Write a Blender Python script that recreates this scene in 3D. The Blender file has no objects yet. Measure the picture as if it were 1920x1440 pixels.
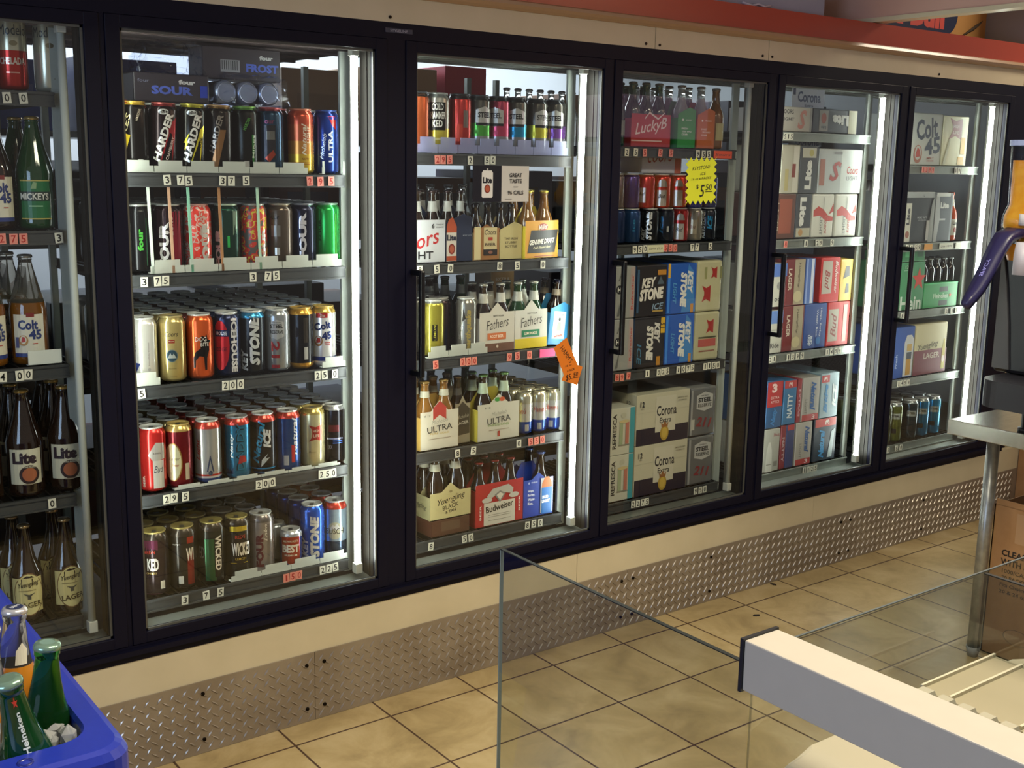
import bpy, bmesh, math, random
from mathutils import Vector, Matrix
from mathutils.geometry import tessellate_polygon
random.seed(7)
C = bpy.context.scene.collection
SC = bpy.context.scene
R = math.radians
PI = math.pi

# ------------------------------------------------------------ camera
cd = bpy.data.cameras.new('camera'); cam = bpy.data.objects.new('camera', cd); C.objects.link(cam)
yaw, pitch, roll = 0.6447, 0.1901, 0.0184
fw = Vector((math.sin(yaw)*math.cos(pitch), math.cos(yaw)*math.cos(pitch), -math.sin(pitch)))
rt = Vector((math.cos(yaw), -math.sin(yaw), 0)); up = rt.cross(fw)
rt, up = math.cos(roll)*rt + math.sin(roll)*up, -math.sin(roll)*rt + math.cos(roll)*up
m = Matrix((rt, up, -fw)).transposed().to_4x4(); m.translation = Vector((-0.1445, -2.7729, 1.5826))
cam.matrix_world = m
cd.sensor_width = 36; cd.lens = 2149.8/1920*36; cd.clip_start = 0.05
SC.camera = cam
SC.view_settings.view_transform = 'Standard'; SC.view_settings.look = 'None'
SC.view_settings.gamma = 1; SC.view_settings.use_curve_mapping = False
SC.view_settings.exposure = 0.38
SC.cycles.transparent_max_bounces = 24
SC.cycles.max_bounces = 8
SC.cycles.sample_clamp_indirect = 4
SC.cycles.caustics_reflective = False; SC.cycles.caustics_refractive = False

# ------------------------------------------------------------ world and big lights
w = bpy.data.worlds.new('world'); SC.world = w; w.use_nodes = True
w.node_tree.nodes['Background'].inputs[0].default_value = (0.70, 0.62, 0.56, 1)
w.node_tree.nodes['Background'].inputs[1].default_value = 0.30
def area(name, loc, target, sx, sy, power, col, kind='ceiling lamp'):
    l = bpy.data.lights.new(name, 'AREA'); l.shape = 'RECTANGLE'; l.size = sx; l.size_y = sy
    l.energy = power; l.color = col
    o = bpy.data.objects.new(name, l); C.objects.link(o); o.location = loc
    o.rotation_euler = (Vector(target)-Vector(loc)).to_track_quat('-Z', 'Y').to_euler()
    return o
area('ceiling_or_fill_lamp', (1.2, -2.0, 2.95), (1.2, -2.0, 0), 1.2, 0.6, 52, (1.0, 0.90, 0.68))
area('ceiling_or_fill_lamp', (3.4, -2.0, 2.95), (3.4, -2.0, 0), 1.2, 0.6, 52, (1.0, 0.90, 0.68))
area('daylight_window', (-2.6, -2.6, 1.7), (1.5, -1.6, 0.9), 1.6, 1.6, 40, (0.50, 0.68, 1.0))
area('ceiling_or_fill_lamp', (5.4, -.75, 2.95), (5.0, .3, 1.8), .8, 0.4, 14, (1.0, 0.86, 0.66))  # added fill, brightens the ochre wall and the soffit strip
area('storeroom_lamp', (2.2, 2.1, 2.35), (2.2, 1.9, 0), 4.4, 0.5, 50, (0.86, 0.92, 1.0))

# ------------------------------------------------------------ materials
MATS = {}
def lin(h):
    h = h.lstrip('#')
    return tuple(((int(h[i:i+2], 16)/255)/12.92 if int(h[i:i+2], 16)/255 <= .04045 else ((int(h[i:i+2], 16)/255+.055)/1.055)**2.4) for i in (0, 2, 4)) + (1,)
KIND = {  # metallic, roughness, coat
    'can': (0.62, 0.2, 0.0), 'metal': (0.9, 0.3, 0.0), 'lid': (0.45, 0.32, 0.0), 'paper': (0.0, 0.55, 0.0), 'gloss': (0.0, 0.25, 0.0),
    'card': (0.0, 0.38, 0.0), 'plastic': (0.0, 0.4, 0.0), 'black': (0.0, 0.3, 0.0), 'dull': (0.0, 0.8, 0.0), 'bottle': (0.0, 0.06, 0.6)}
def M(hexc, kind='paper'):
    k = (hexc, kind)
    if k in MATS: return MATS[k]
    m = bpy.data.materials.new(kind + '_' + hexc.lstrip('#')); m.use_nodes = True
    b = m.node_tree.nodes['Principled BSDF']; a = KIND[kind]
    b.inputs['Base Color'].default_value = lin(hexc); b.inputs['Metallic'].default_value = a[0]
    b.inputs['Roughness'].default_value = a[1]; b.inputs['Coat Weight'].default_value = a[2]
    m.diffuse_color = lin(hexc)
    MATS[k] = m; return m
def nodemat(name):
    m = bpy.data.materials.new(name); m.use_nodes = True
    return m, m.node_tree, m.node_tree.nodes['Principled BSDF']
def ramp(nt, fac, stops):
    r = nt.nodes.new('ShaderNodeValToRGB'); nt.links.new(fac, r.inputs[0])
    while len(r.color_ramp.elements) > 1: r.color_ramp.elements.remove(r.color_ramp.elements[-1])
    r.color_ramp.elements[0].position = stops[0][0]; r.color_ramp.elements[0].color = lin(stops[0][1])
    for p, c in stops[1:]:
        e = r.color_ramp.elements.new(p); e.color = lin(c)
    return r
def noise_mat(name, scale, stops, rough=.5, metallic=0, detail=4, bump=0, interp=None, stretch=None):
    m, nt, b = nodemat(name)
    tc = nt.nodes.new('ShaderNodeTexCoord'); n = nt.nodes.new('ShaderNodeTexNoise')
    n.inputs['Scale'].default_value = scale; n.inputs['Detail'].default_value = detail
    if stretch:
        mp = nt.nodes.new('ShaderNodeMapping'); mp.inputs['Scale'].default_value = stretch
        nt.links.new(tc.outputs['Object'], mp.inputs[0]); nt.links.new(mp.outputs[0], n.inputs['Vector'])
    else: nt.links.new(tc.outputs['Object'], n.inputs['Vector'])
    r = ramp(nt, n.outputs['Fac'], stops)
    if interp: r.color_ramp.interpolation = interp
    nt.links.new(r.outputs[0], b.inputs['Base Color'])
    b.inputs['Roughness'].default_value = rough; b.inputs['Metallic'].default_value = metallic
    if bump:
        bp = nt.nodes.new('ShaderNodeBump'); bp.inputs['Strength'].default_value = bump; bp.inputs['Distance'].default_value = .004
        nt.links.new(n.outputs['Fac'], bp.inputs['Height']); nt.links.new(bp.outputs[0], b.inputs['Normal'])
    return m
def pane_mat(name, tint, gloss, rough=0.02):
    m = bpy.data.materials.new(name); m.use_nodes = True; nt = m.node_tree; nt.nodes.clear()
    o = nt.nodes.new('ShaderNodeOutputMaterial'); mx = nt.nodes.new('ShaderNodeMixShader')
    t = nt.nodes.new('ShaderNodeBsdfTransparent'); g = nt.nodes.new('ShaderNodeBsdfGlossy'); f = nt.nodes.new('ShaderNodeFresnel')
    f.inputs[0].default_value = 1.0 + gloss
    t.inputs[0].default_value = tint; g.inputs['Roughness'].default_value = rough
    ge = nt.nodes.new('ShaderNodeNewGeometry'); iv = nt.nodes.new('ShaderNodeMath'); iv.operation = 'SUBTRACT'; iv.inputs[0].default_value = 1
    ml = nt.nodes.new('ShaderNodeMath'); ml.operation = 'MULTIPLY'
    nt.links.new(ge.outputs['Backfacing'], iv.inputs[1]); nt.links.new(iv.outputs[0], ml.inputs[0]); nt.links.new(f.outputs[0], ml.inputs[1])
    nt.links.new(ml.outputs[0], mx.inputs[0]); nt.links.new(t.outputs[0], mx.inputs[1]); nt.links.new(g.outputs[0], mx.inputs[2])
    nt.links.new(mx.outputs[0], o.inputs[0]); return m
def emit_mat(name, col, s):
    m, nt, b = nodemat(name); b.inputs['Base Color'].default_value = (.8, .8, .8, 1)
    b.inputs['Emission Color'].default_value = col; b.inputs['Emission Strength'].default_value = s; return m
def glassy(name, col, rough=.03, trans=.9, ior=1.33):
    m, nt, b = nodemat(name); b.inputs['Base Color'].default_value = lin(col); b.inputs['Roughness'].default_value = rough
    b.inputs['Transmission Weight'].default_value = trans; b.inputs['IOR'].default_value = ior; return m
PANE = pane_mat('cooler_glass', (.97, .985, .975, 1), .62)
ACRYL = pane_mat('acrylic_sheet', (.80, .82, .81, 1), .60)
ACRYL_EDGE = M('#1c2221', 'plastic')
LED = emit_mat('led_tube', (.93, 1.0, .93, 1), 24)
LED_OFF = M('#c9cfc6', 'plastic')
FRAME = noise_mat('black_anodised_frame', 60, [(0, '#06061a'), (1, '#090920')], .5)
FRAME.node_tree.nodes['Principled BSDF'].inputs['Specular IOR Level'].default_value = .22
ALU = noise_mat('interior_aluminium', 20, [(0, '#7e8580'), (1, '#9aa09a')], .35, .6)
REVEAL = noise_mat('dark_reveal', 30, [(0, '#1d1b19'), (1, '#25221f')], .6)
REVEAL.node_tree.nodes['Principled BSDF'].inputs['Specular IOR Level'].default_value = .2
HOUSE = M('#5c5c56', 'plastic')
GASK = M('#55554f', 'plastic')
POSTM = noise_mat('pale_grey_post', 20, [(0, '#a4aca4'), (1, '#b6beb6')], .5)
SHELFM = noise_mat('shelf_channel', 25, [(0, '#2e3032'), (1, '#45484a')], .4, .1, stretch=(1, 1, 20))
WIRE = M('#3a3d40', 'metal')
FROST = M('#cfd4cc', 'plastic')
def clearish(name, col, a):
    m, nt, b = nodemat(name); b.inputs['Base Color'].default_value = lin(col); b.inputs['Alpha'].default_value = a; b.inputs['Roughness'].default_value = .25; return m
STOP = clearish('frosted_clear_plastic', '#cdd2c8', .62)
STOPV = clearish('frosted_violet_plastic', '#9aa0c8', .5)
CREAM = noise_mat('cream_panel', 8, [(0, '#c6bb9c'), (1, '#d8cdb0')], .5)
BROWN_B = M('#1d0f08', 'bottle'); GREEN_B = M('#0b3a1a', 'bottle'); CLEAR_B = glassy('clear_bottle', '#d9dcd4', .03, .7)
AMBER_B = M('#6e4312', 'bottle'); GOLD_B = M('#7a5220', 'bottle')

# ------------------------------------------------------------ mesh builder
GLYPH = {}
def glyphs(txt, shear=0, bold=0, space=1.0):
    k = (txt, shear, bold, space)
    if k in GLYPH: return GLYPH[k]
    c = bpy.data.curves.new('t', 'FONT'); c.body = txt; c.shear = shear; c.offset = bold; c.space_character = space
    c.resolution_u = 2; c.size = 1; c.fill_mode = 'FRONT'
    o = bpy.data.objects.new('t', c); C.objects.link(o)
    dg = bpy.context.evaluated_depsgraph_get(); me = o.evaluated_get(dg).to_mesh()
    vs = [(v.co.x, v.co.y) for v in me.vertices]; fs = [tuple(p.vertices) for p in me.polygons]
    o.evaluated_get(dg).to_mesh_clear()
    bpy.data.objects.remove(o); bpy.data.curves.remove(c)
    if not vs: vs = [(0, 0), (1, 0), (0, 1)]; fs = []
    x0 = min(v[0] for v in vs); x1 = max(v[0] for v in vs); y0 = min(v[1] for v in vs); y1 = max(v[1] for v in vs)
    vs = [((v[0]-x0)/(x1-x0)-.5, (v[1]-y0)/max(y1-y0, 1e-6)-.5) for v in vs]
    GLYPH[k] = (vs, fs); return GLYPH[k]

class MB:
    def __init__(s): s.v = []; s.f = []; s.m = []; s.sm = []; s.mats = []
    def mi(s, mat):
        if mat not in s.mats: s.mats.append(mat)
        return s.mats.index(mat)
    def add(s, vs, fs, mat, smooth=False):
        n = len(s.v); k = s.mi(mat); s.v += [tuple(v) for v in vs]
        for f in fs: s.f.append(tuple(i+n for i in f)); s.m.append(k); s.sm.append(smooth)
        return s
    def box(s, x0, y0, z0, x1, y1, z1, mat, bev=0.0):
        if bev <= 0:
            vs = [(x, y, z) for x in (x0, x1) for y in (y0, y1) for z in (z0, z1)]
            return s.add(vs, [(0, 1, 3, 2), (4, 6, 7, 5), (0, 4, 5, 1), (2, 3, 7, 6), (0, 2, 6, 4), (1, 5, 7, 3)], mat)
        bm = bmesh.new(); bmesh.ops.create_cube(bm, size=1)
        for v in bm.verts: v.co = Vector(((x0+x1)/2+v.co.x*(x1-x0), (y0+y1)/2+v.co.y*(y1-y0), (z0+z1)/2+v.co.z*(z1-z0)))
        bmesh.ops.bevel(bm, geom=list(bm.edges), offset=bev, segments=2, profile=.5, affect='EDGES')
        return s.bm(bm, mat)
    def bm(s, bm, mat, smooth=False):
        bm.verts.index_update(); s.add([v.co[:] for v in bm.verts], [tuple(v.index for v in f.verts) for f in bm.faces], mat, smooth); bm.free(); return s
    def lathe(s, prof, mats, seg=24, cx=0, cy=0, cap0=True, cap1=True, smooth=True):
        if not isinstance(mats, (list, tuple)): mats = [mats]*(len(prof)-1)
        n = len(s.v)
        for r, z in prof:
            for i in range(seg):
                a = 2*PI*i/seg; s.v.append((cx+r*math.cos(a), cy+r*math.sin(a), z))
        for j in range(len(prof)-1):
            k = s.mi(mats[j])
            for i in range(seg):
                i2 = (i+1) % seg
                s.f.append((n+j*seg+i, n+j*seg+i2, n+(j+1)*seg+i2, n+(j+1)*seg+i)); s.m.append(k); s.sm.append(smooth)
        if cap0: s.f.append(tuple(n+i for i in reversed(range(seg)))); s.m.append(s.mi(mats[0])); s.sm.append(False)
        if cap1:
            o = n+(len(prof)-1)*seg
            s.f.append(tuple(o+i for i in range(seg))); s.m.append(s.mi(mats[-1])); s.sm.append(False)
        return s
    def tube(s, pts, r, mat, seg=10, caps=True):
        pts = [Vector(p) for p in pts]; rs = r if isinstance(r, (list, tuple)) else [r]*len(pts); n = len(s.v); k = s.mi(mat)
        for i, p in enumerate(pts):
            d = (pts[min(i+1, len(pts)-1)]-pts[max(i-1, 0)]).normalized()
            a = Vector((0, 0, 1)) if abs(d.z) < .9 else Vector((1, 0, 0)); u = d.cross(a).normalized(); v = d.cross(u)
            for j in range(seg):
                t = 2*PI*j/seg; s.v.append(tuple(p+u*math.cos(t)*rs[i]+v*math.sin(t)*rs[i]))
        for i in range(len(pts)-1):
            for j in range(seg):
                j2 = (j+1) % seg; s.f.append((n+i*seg+j, n+i*seg+j2, n+(i+1)*seg+j2, n+(i+1)*seg+j)); s.m.append(k); s.sm.append(True)
        if caps:
            s.f.append(tuple(n+j for j in range(seg))); s.m.append(k); s.sm.append(False)
            s.f.append(tuple(n+(len(pts)-1)*seg+j for j in reversed(range(seg)))); s.m.append(k); s.sm.append(False)
        return s
    def prism(s, poly, thick, fn, mat):
        # poly in 2D, extruded by thick; fn(u, v, d) -> point
        n = len(poly); tri = tessellate_polygon([[Vector((p[0], p[1], 0)) for p in poly]])
        vs = [fn(p[0], p[1], 0) for p in poly] + [fn(p[0], p[1], thick) for p in poly]
        fs = [tuple(t) for t in tri] + [tuple(i+n for i in reversed(t)) for t in tri] + [(i, (i+1) % n, (i+1) % n+n, i+n) for i in range(n)]
        return s.add(vs, fs, mat)
    def decal(s, vs2, fs2, mp, mat, cut=None):
        if cut:
            bm = bmesh.new(); vv = [bm.verts.new((a, b, 0)) for a, b in vs2]
            for f in fs2:
                try: bm.faces.new([vv[i] for i in f])
                except ValueError: pass
            a = min(v[0] for v in vs2); b = max(v[0] for v in vs2); x = math.ceil(a/cut)*cut
            while x < b:
                bmesh.ops.bisect_plane(bm, geom=bm.verts[:]+bm.edges[:]+bm.faces[:], dist=1e-6, plane_co=(x, 0, 0), plane_no=(1, 0, 0)); x += cut
            bm.verts.index_update()
            vs2 = [(v.co.x, v.co.y) for v in bm.verts]; fs2 = [tuple(v.index for v in f.verts) for f in bm.faces]; bm.free()
        s.add([mp(a, b) for a, b in vs2], fs2, mat, False)
    def build(s, name, parent=None, fix=True):
        me = bpy.data.meshes.new(name); me.from_pydata(s.v, [], s.f)
        for mt in s.mats: me.materials.append(mt)
        me.polygons.foreach_set('material_index', s.m); me.polygons.foreach_set('use_smooth', s.sm); me.update()
        if fix:
            bm = bmesh.new(); bm.from_mesh(me); bmesh.ops.recalc_face_normals(bm, faces=[f for f in bm.faces]); bm.to_mesh(me); bm.free()
        o = bpy.data.objects.new(name, me); C.objects.link(o)
        if parent: o.parent = parent
        return o

# art items: ('t',text,u,v,w,h,col[,rot,shear,bold]) ('r',u,v,w,h,col) ('e',u,v,w,h,col) ('p',u,v,[(x,y)..],col) ; metres on the surface
def star(r, r2=.4): return [((r if i % 2 == 0 else r*r2)*math.sin(i*PI/5), (r if i % 2 == 0 else r*r2)*math.cos(i*PI/5)) for i in range(10)]
def shape(it):
    k = it[0]
    if k == 't':
        _, txt, u, v, w_, h_, col = it[:7]; rot = it[7] if len(it) > 7 else 0; sh = it[8] if len(it) > 8 else 0; bo = it[9] if len(it) > 9 else 0.015
        vs, fs = glyphs(txt, sh, bo); c_, s_ = math.cos(R(rot)), math.sin(R(rot))
        return [(u+(x*w_)*c_-(y*h_)*s_, v+(x*w_)*s_+(y*h_)*c_) for x, y in vs], fs, col
    if k == 'r':
        _, u, v, w_, h_, col = it[:6]; return [(u-w_/2, v-h_/2), (u+w_/2, v-h_/2), (u+w_/2, v+h_/2), (u-w_/2, v+h_/2)], [(0, 1, 2, 3)], col
    if k == 'e':
        _, u, v, w_, h_, col = it[:6]; n = 20
        return [(u+w_/2*math.cos(2*PI*i/n), v+h_/2*math.sin(2*PI*i/n)) for i in range(n)], [tuple(range(n))], col
    if k == 'p':
        _, u, v, pts, col = it[:5]
        tri = tessellate_polygon([[Vector((p[0], p[1], 0)) for p in pts]])
        return [(u+a, v+b) for a, b in pts], [tuple(t) for t in tri], col
def pr(prof, z):
    for (r0, z0), (r1, z1) in zip(prof, prof[1:]):
        if z0 <= z <= z1 and z1 > z0: return r0+(r1-r0)*(z-z0)/(z1-z0)
    return prof[-1][0]
def art_cyl(mb, art, prof, Rr, kind='can', base=.00035):
    for i, it in enumerate(art):
        vs, fs, col = shape(it); off = base+i*.00018
        def mp(u, v, off=off):
            a = u/Rr; r = pr(prof, v)+off; return (r*math.sin(a), -r*math.cos(a), v)
        mb.decal(vs, fs, mp, M(col, kind) if isinstance(col, str) else col, cut=Rr*R(12))
def art_flat(mb, art, fn, kind='card', base=.0005):
    for i, it in enumerate(art):
        vs, fs, col = shape(it); off = base+i*.0003
        mb.decal(vs, fs, lambda u, v, off=off: fn(u, v, off), M(col, kind) if isinstance(col, str) else col)

# ------------------------------------------------------------ object helpers
def tag(o, label, cat, group=None, kind=None):
    o['label'] = label; o['category'] = cat
    if group: o['group'] = group
    if kind: o['kind'] = kind
    return o
def struct(o, label, cat='room'): return tag(o, label, cat, None, 'structure')
def thing(name, loc, label, cat, group=None, rz=0):
    o = bpy.data.objects.new(name, None); C.objects.link(o); o.location = loc; o.rotation_euler = (0, 0, rz); o.empty_display_size = .05
    return tag(o, label, cat, group)
def dup(root, loc, rz=None, label=None, group=None):
    r = root.copy(); C.objects.link(r); r.location = loc
    if rz is not None: r.rotation_euler = (root.rotation_euler.x, root.rotation_euler.y, rz)
    if label: r['label'] = label
    if group: r['group'] = group
    for ch in list(root.children):
        c = ch.copy(); C.objects.link(c); c.parent = r
        for g in ch.children:
            d = g.copy(); C.objects.link(d); d.parent = c
    return r
CAMX, CAMY = -0.1445, -2.7729
def facing(x, y): return math.atan2(CAMX-x, y-CAMY)
ORD = ['first', 'second', 'third', 'fourth', 'fifth', 'sixth', 'seventh', 'eighth', 'ninth', 'tenth', 'eleventh', 'twelfth', 'thirteenth', 'fourteenth', 'fifteenth', 'sixteenth']
DORD = {1: 'leftmost', 2: 'second', 3: 'third', 4: 'fourth', 5: 'fifth', 6: 'sixth'}
SHN = {1: 'top', 2: 'second', 3: 'third', 4: 'fourth', 5: 'bottom'}

# ------------------------------------------------------------ layout of the cooler
XL = {1: .0118, 2: .78, 3: 1.5942, 4: 2.3564, 5: 3.1279, 6: 3.9017}
W = .685
ZB, ZT = .383, 1.876
SZ = {1: [1.729, 1.407, 1.081, .752, .427], 2: [1.544, 1.291, 1.004, .715, .427], 3: [1.609, 1.288, 1.0, .712, .428],
      4: [1.645, 1.323, .888, .42], 5: [1.718, 1.32, .882, .407], 6: [1.606, 1.284, .997, .703, .415]}

# ------------------------------------------------------------ setting: floor, walls, storeroom
def tile_mat():
    m, nt, b = nodemat('beige_floor_tile'); L = nt.links
    tc = nt.nodes.new('ShaderNodeTexCoord'); mp = nt.nodes.new('ShaderNodeMapping')
    mp.inputs['Location'].default_value = (-1.14/.303+.0, .105/.313, 0); mp.inputs['Scale'].default_value = (1/.303, 1/.313, 1)
    L.new(tc.outputs['Object'], mp.inputs[0])
    br = nt.nodes.new('ShaderNodeTexBrick'); br.offset = 0; br.squash = 1
    br.inputs['Scale'].default_value = 1; br.inputs['Brick Width'].default_value = 1; br.inputs['Row Height'].default_value = 1
    br.inputs['Mortar Size'].default_value = .012; br.inputs['Mortar Smooth'].default_value = .3
    br.inputs['Color1'].default_value = (.25, .25, .25, 1); br.inputs['Color2'].default_value = (.75, .75, .75, 1)
    L.new(mp.outputs[0], br.inputs['Vector'])
    n = nt.nodes.new('ShaderNodeTexNoise'); n.inputs['Scale'].default_value = 5; n.inputs['Detail'].default_value = 8; n.inputs['Roughness'].default_value = .65; n.inputs['Distortion'].default_value = .6
    L.new(tc.outputs['Object'], n.inputs['Vector'])
    r = ramp(nt, n.outputs['Fac'], [(.28, '#968158'), (.5, '#b59e70'), (.72, '#cbb68a')])
    mx = nt.nodes.new('ShaderNodeMix'); mx.data_type = 'RGBA'; mx.blend_type = 'MULTIPLY'; mx.inputs[0].default_value = .14
    L.new(r.outputs[0], mx.inputs[6]); L.new(br.outputs['Color'], mx.inputs[7])
    m2 = nt.nodes.new('ShaderNodeMix'); m2.data_type = 'RGBA'; m2.inputs[7].default_value = lin('#4a3324')
    L.new(br.outputs['Fac'], m2.inputs[0]); L.new(mx.outputs[2], m2.inputs[6]); L.new(m2.outputs[2], b.inputs['Base Color'])
    b.inputs['Roughness'].default_value = .38
    bp = nt.nodes.new('ShaderNodeBump'); bp.inputs['Strength'].default_value = .35; bp.inputs['Distance'].default_value = .003; bp.invert = True
    L.new(br.outputs['Fac'], bp.inputs['Height'])
    b2 = nt.nodes.new('ShaderNodeBump'); b2.inputs['Strength'].default_value = .12; b2.inputs['Distance'].default_value = .003
    L.new(n.outputs['Fac'], b2.inputs['Height']); L.new(bp.outputs[0], b2.inputs['Normal']); L.new(b2.outputs[0], b.inputs['Normal'])
    return m
b = MB().box(-2.5, -4.2, -.05, 7.0, .03, 0, tile_mat()); struct(b.build('floor'), 'beige stone tile floor with dark grout lines', 'floor')
b = MB().box(-1.0, .03, -.05, 7.0, 3.0, .0, M('#5a5a5c', 'dull')); struct(b.build('floor'), 'grey floor of the cold room behind the cooler doors', 'floor')
b = MB().box(-1.0, 2.6, 0, 5.2, 2.66, 2.6, noise_mat('storeroom_wall', 3, [(0, '#cfd8de'), (1, '#e2e8ec')], .6)); struct(b.build('wall_back'), 'pale blue grey wall at the back of the cold room', 'wall')
b = MB().box(-1.0, .12, 2.5, 5.2, 2.66, 2.56, M('#a7aaa8', 'dull')); struct(b.build('ceiling'), 'grey ceiling of the cold room', 'ceiling')
b = MB().box(4.86, .10, 0, 4.92, 2.6, 2.5, M('#9aa0a2', 'dull')); struct(b.build('wall_right'), 'grey side wall of the cold room', 'wall')
b = MB().box(-1.0, .10, 0, -.94, 2.6, 2.5, M('#9aa0a2', 'dull')); struct(b.build('wall_left'), 'grey left side wall of the cold room', 'wall')

# front wall pieces round the cooler
SEAM = [-.2, 1.255, 2.2285, 3.45, 4.7, 6.2]
b = MB()
for a, c in zip(SEAM, SEAM[1:]):
    if a == -.2: a = -1.0
    if c == 1.255: continue
    if a == 1.255: a = -1.0
    b.box(a+.001, .004, .200, c-.001, .03, .31, CREAM)
struct(b.build('trim_1'), 'cream painted panels between the cooler and the steel plate', 'wall panel')
b = MB()
b.box(-1.0, .004, 1.95, 2.489, .03, 2.035, CREAM); b.box(2.492, .004, 1.95, 3.03, .03, 2.035, CREAM); b.box(3.033, .004, 1.95, 4.68, .03, 2.035, CREAM); b.box(4.683, .004, 1.95, 6.2, .03, 2.035, CREAM)
for x in (1.51, 2.45, 2.51, 3.0, 3.05, 4.05):
    b.tube([(x, .0045, 1.963), (x, .0015, 1.963)], .0045, M('#2a211c', 'metal'), 10)
struct(b.build('trim_2'), 'cream fascia strip above the cooler doors with small screws', 'wall panel')
b = MB()
prof = [(-.004, 2.016), (-.016, 2.022), (-.022, 2.030), (-.018, 2.040), (-.006, 2.045), (.03, 2.045), (.03, 2.016)]
b.prism(prof, 7.2, lambda u, v, d: (-1.0+d, u, v), M('#b08f6c', 'gloss'))
struct(b.build('trim_3'), 'rounded tan moulding running above the cream fascia', 'moulding')
b = MB().box(-1.0, -.004, 2.045, 6.2, .03, 2.122, M('#a9432f', 'gloss')); b.box(-1.0, .03, 2.115, 6.2, .10, 2.122, M('#a9432f', 'gloss'))
struct(b.build('trim_4'), 'red painted band above the cooler', 'wall band')
b = MB().box(-1.0, .50, 2.0, 4.05, .56, 2.9, M('#9a7656', 'dull')); struct(b.build('wall_front'), 'brown upper wall behind the ledge above the cooler', 'wall')
b = MB()
b.box(4.0, .32, 1.95, 7.0, .38, 2.9, M('#b8894a', 'dull')); b.box(4.93, .312, 1.95, 4.965, .32, 2.9, M('#7a1e18', 'dull')); b.box(4.965, .310, 1.95, 5.04, .32, 2.9, M('#a04a38', 'dull'))
for k in range(5): b.tube([(4.66+.022*k, .316, 2.175+.008*k), (4.71+.022*k, .314, 2.20+.010*k), (4.77+.014*k, .316, 2.235+.006*k)], [.002, .004, .001], M('#4c4032', 'dull'), 6)
struct(b.build('wall_front'), 'ochre upper wall with a sketched leaf and dark red stripes', 'wall')
b = MB().box(3.603, -2.4, 2.137, 3.66, .30, 3.1, noise_mat('soffit', 4, [(0, '#cfa694'), (1, '#d8b2a0')], .6)); struct(b.build('ceiling'), 'pinkish beige dropped soffit above the right end of the cooler', 'soffit')
b = MB().box(3.60, -2.4, 2.125, 3.663, .30, 2.141, M('#d8cfae', 'gloss')); struct(b.build('trim_5'), 'pale metal strip along the bottom of the soffit', 'trim')
b = MB().box(4.83, .06, 0, 7.0, .10, 2.0, CREAM); struct(b.build('wall_right'), 'cream wall beyond the right end of the cooler', 'wall')

b = MB().box(-2.5, -1.16, 2.42, 7.0, -1.08, 3.2, M('#b58e7c', 'dull')); struct(b.build('ceiling'), 'added unseen beam parallel to the cooler, shading the wall above the doors', 'soffit')  # out-of-view beam, added to keep lamp light off the upper wall

# diamond plate
STEEL = noise_mat('tread_plate_steel', 6, [(.3, '#94897c'), (.7, '#aba194')], .36, .55, 6)
b = MB()
px = [-1.0, 1.255, 2.455, 3.665, 4.875, 6.1]
for a, c in zip(px, px[1:]): b.box(a+.0006, .0, .001, c-.0006, .004, .207, STEEL)
STUD_GLINT = noise_mat('glint_plate_studs', 9, [(.3, '#b8afa2'), (.7, '#d2c9bc')], .30, .8, 3)  # same steel made paler: glint painted into the colour
pit = .0335
def lozenge(cx, cz, ang):
    L, wd, hh = .0150, .0030, .0030; ca, sa = math.cos(ang), math.sin(ang)
    pts = [(-L, 0, 0), (0, -wd, 0), (L, 0, 0), (0, wd, 0), (-L*.45, 0, hh), (L*.45, 0, hh)]
    vs = [(cx+x*ca-z*sa, -y_, cz+x*sa+z*ca) for x, z, y_ in pts]
    b.add(vs, [(0, 1, 4), (1, 5, 4), (1, 2, 5), (2, 3, 5), (3, 4, 5), (3, 0, 4)], STUD_GLINT if ang > 0 else STEEL, False)  # only studs of one lean get the painted glint
i = 0
x = -.3
while x < 4.9:
    for j in range(6):
        z = .018+j*pit
        if z < .2: lozenge(x, z, R(52))
        if z+pit/2 < .198: lozenge(x+pit/2, z+pit/2, R(-38))
    x += pit
BOLT = M('#1c1713', 'metal')
for x in (.923, 1.23, 1.285, 2.43, 2.483, 2.872, 3.63, 3.69, 4.2):
    for z in (.172, .040):
        b.tube([(x, .002, z), (x, -.003, z)], [.0065, .005], BOLT, 10)
struct(b.build('baseboard_front'), 'steel tread plate kick panel with diamond pattern and dark screws', 'kick plate')

# ------------------------------------------------------------ cooler frame, doors, lights, shelves
cf = thing('beer_cooler', (2.2, 0, 0), 'black frame of the long glass door beer cooler', 'cooler'); cf['kind'] = 'structure'
def child_world(mb, name, par):
    o = mb.build(name, par); o.matrix_parent_inverse = par.matrix_basis.inverted() if False else Matrix.Translation(par.location).inverted(); return o
X0, X1 = -.75, 4.80
child_world(MB().box(X0, .004, 1.907, X1, .10, 1.95, FRAME), 'header', cf)
child_world(MB().box(X0, .002, .31, X1, .10, .352, FRAME).box(X0, -.012, .330, X1, .002, .344, FRAME), 'sill', cf)
child_world(MB().box(X0, .030, .352, X1, .10, .376, ALU), 'inner_sill', cf)
child_world(MB().box(X0, .030, 1.885, X1, .10, 1.907, ALU), 'inner_header', cf)
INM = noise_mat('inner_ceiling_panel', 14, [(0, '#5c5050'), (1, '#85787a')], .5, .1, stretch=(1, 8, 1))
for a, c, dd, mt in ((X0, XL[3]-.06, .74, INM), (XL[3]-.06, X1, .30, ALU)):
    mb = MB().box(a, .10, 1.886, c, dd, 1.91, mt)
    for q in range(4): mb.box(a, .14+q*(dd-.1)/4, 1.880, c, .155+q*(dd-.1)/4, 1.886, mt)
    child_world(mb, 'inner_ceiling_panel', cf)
edges = [(X0, XL[1])] + [(XL[k]+W, XL[k+1]) for k in range(1, 6)] + [(XL[6]+W, X1)]
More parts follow.
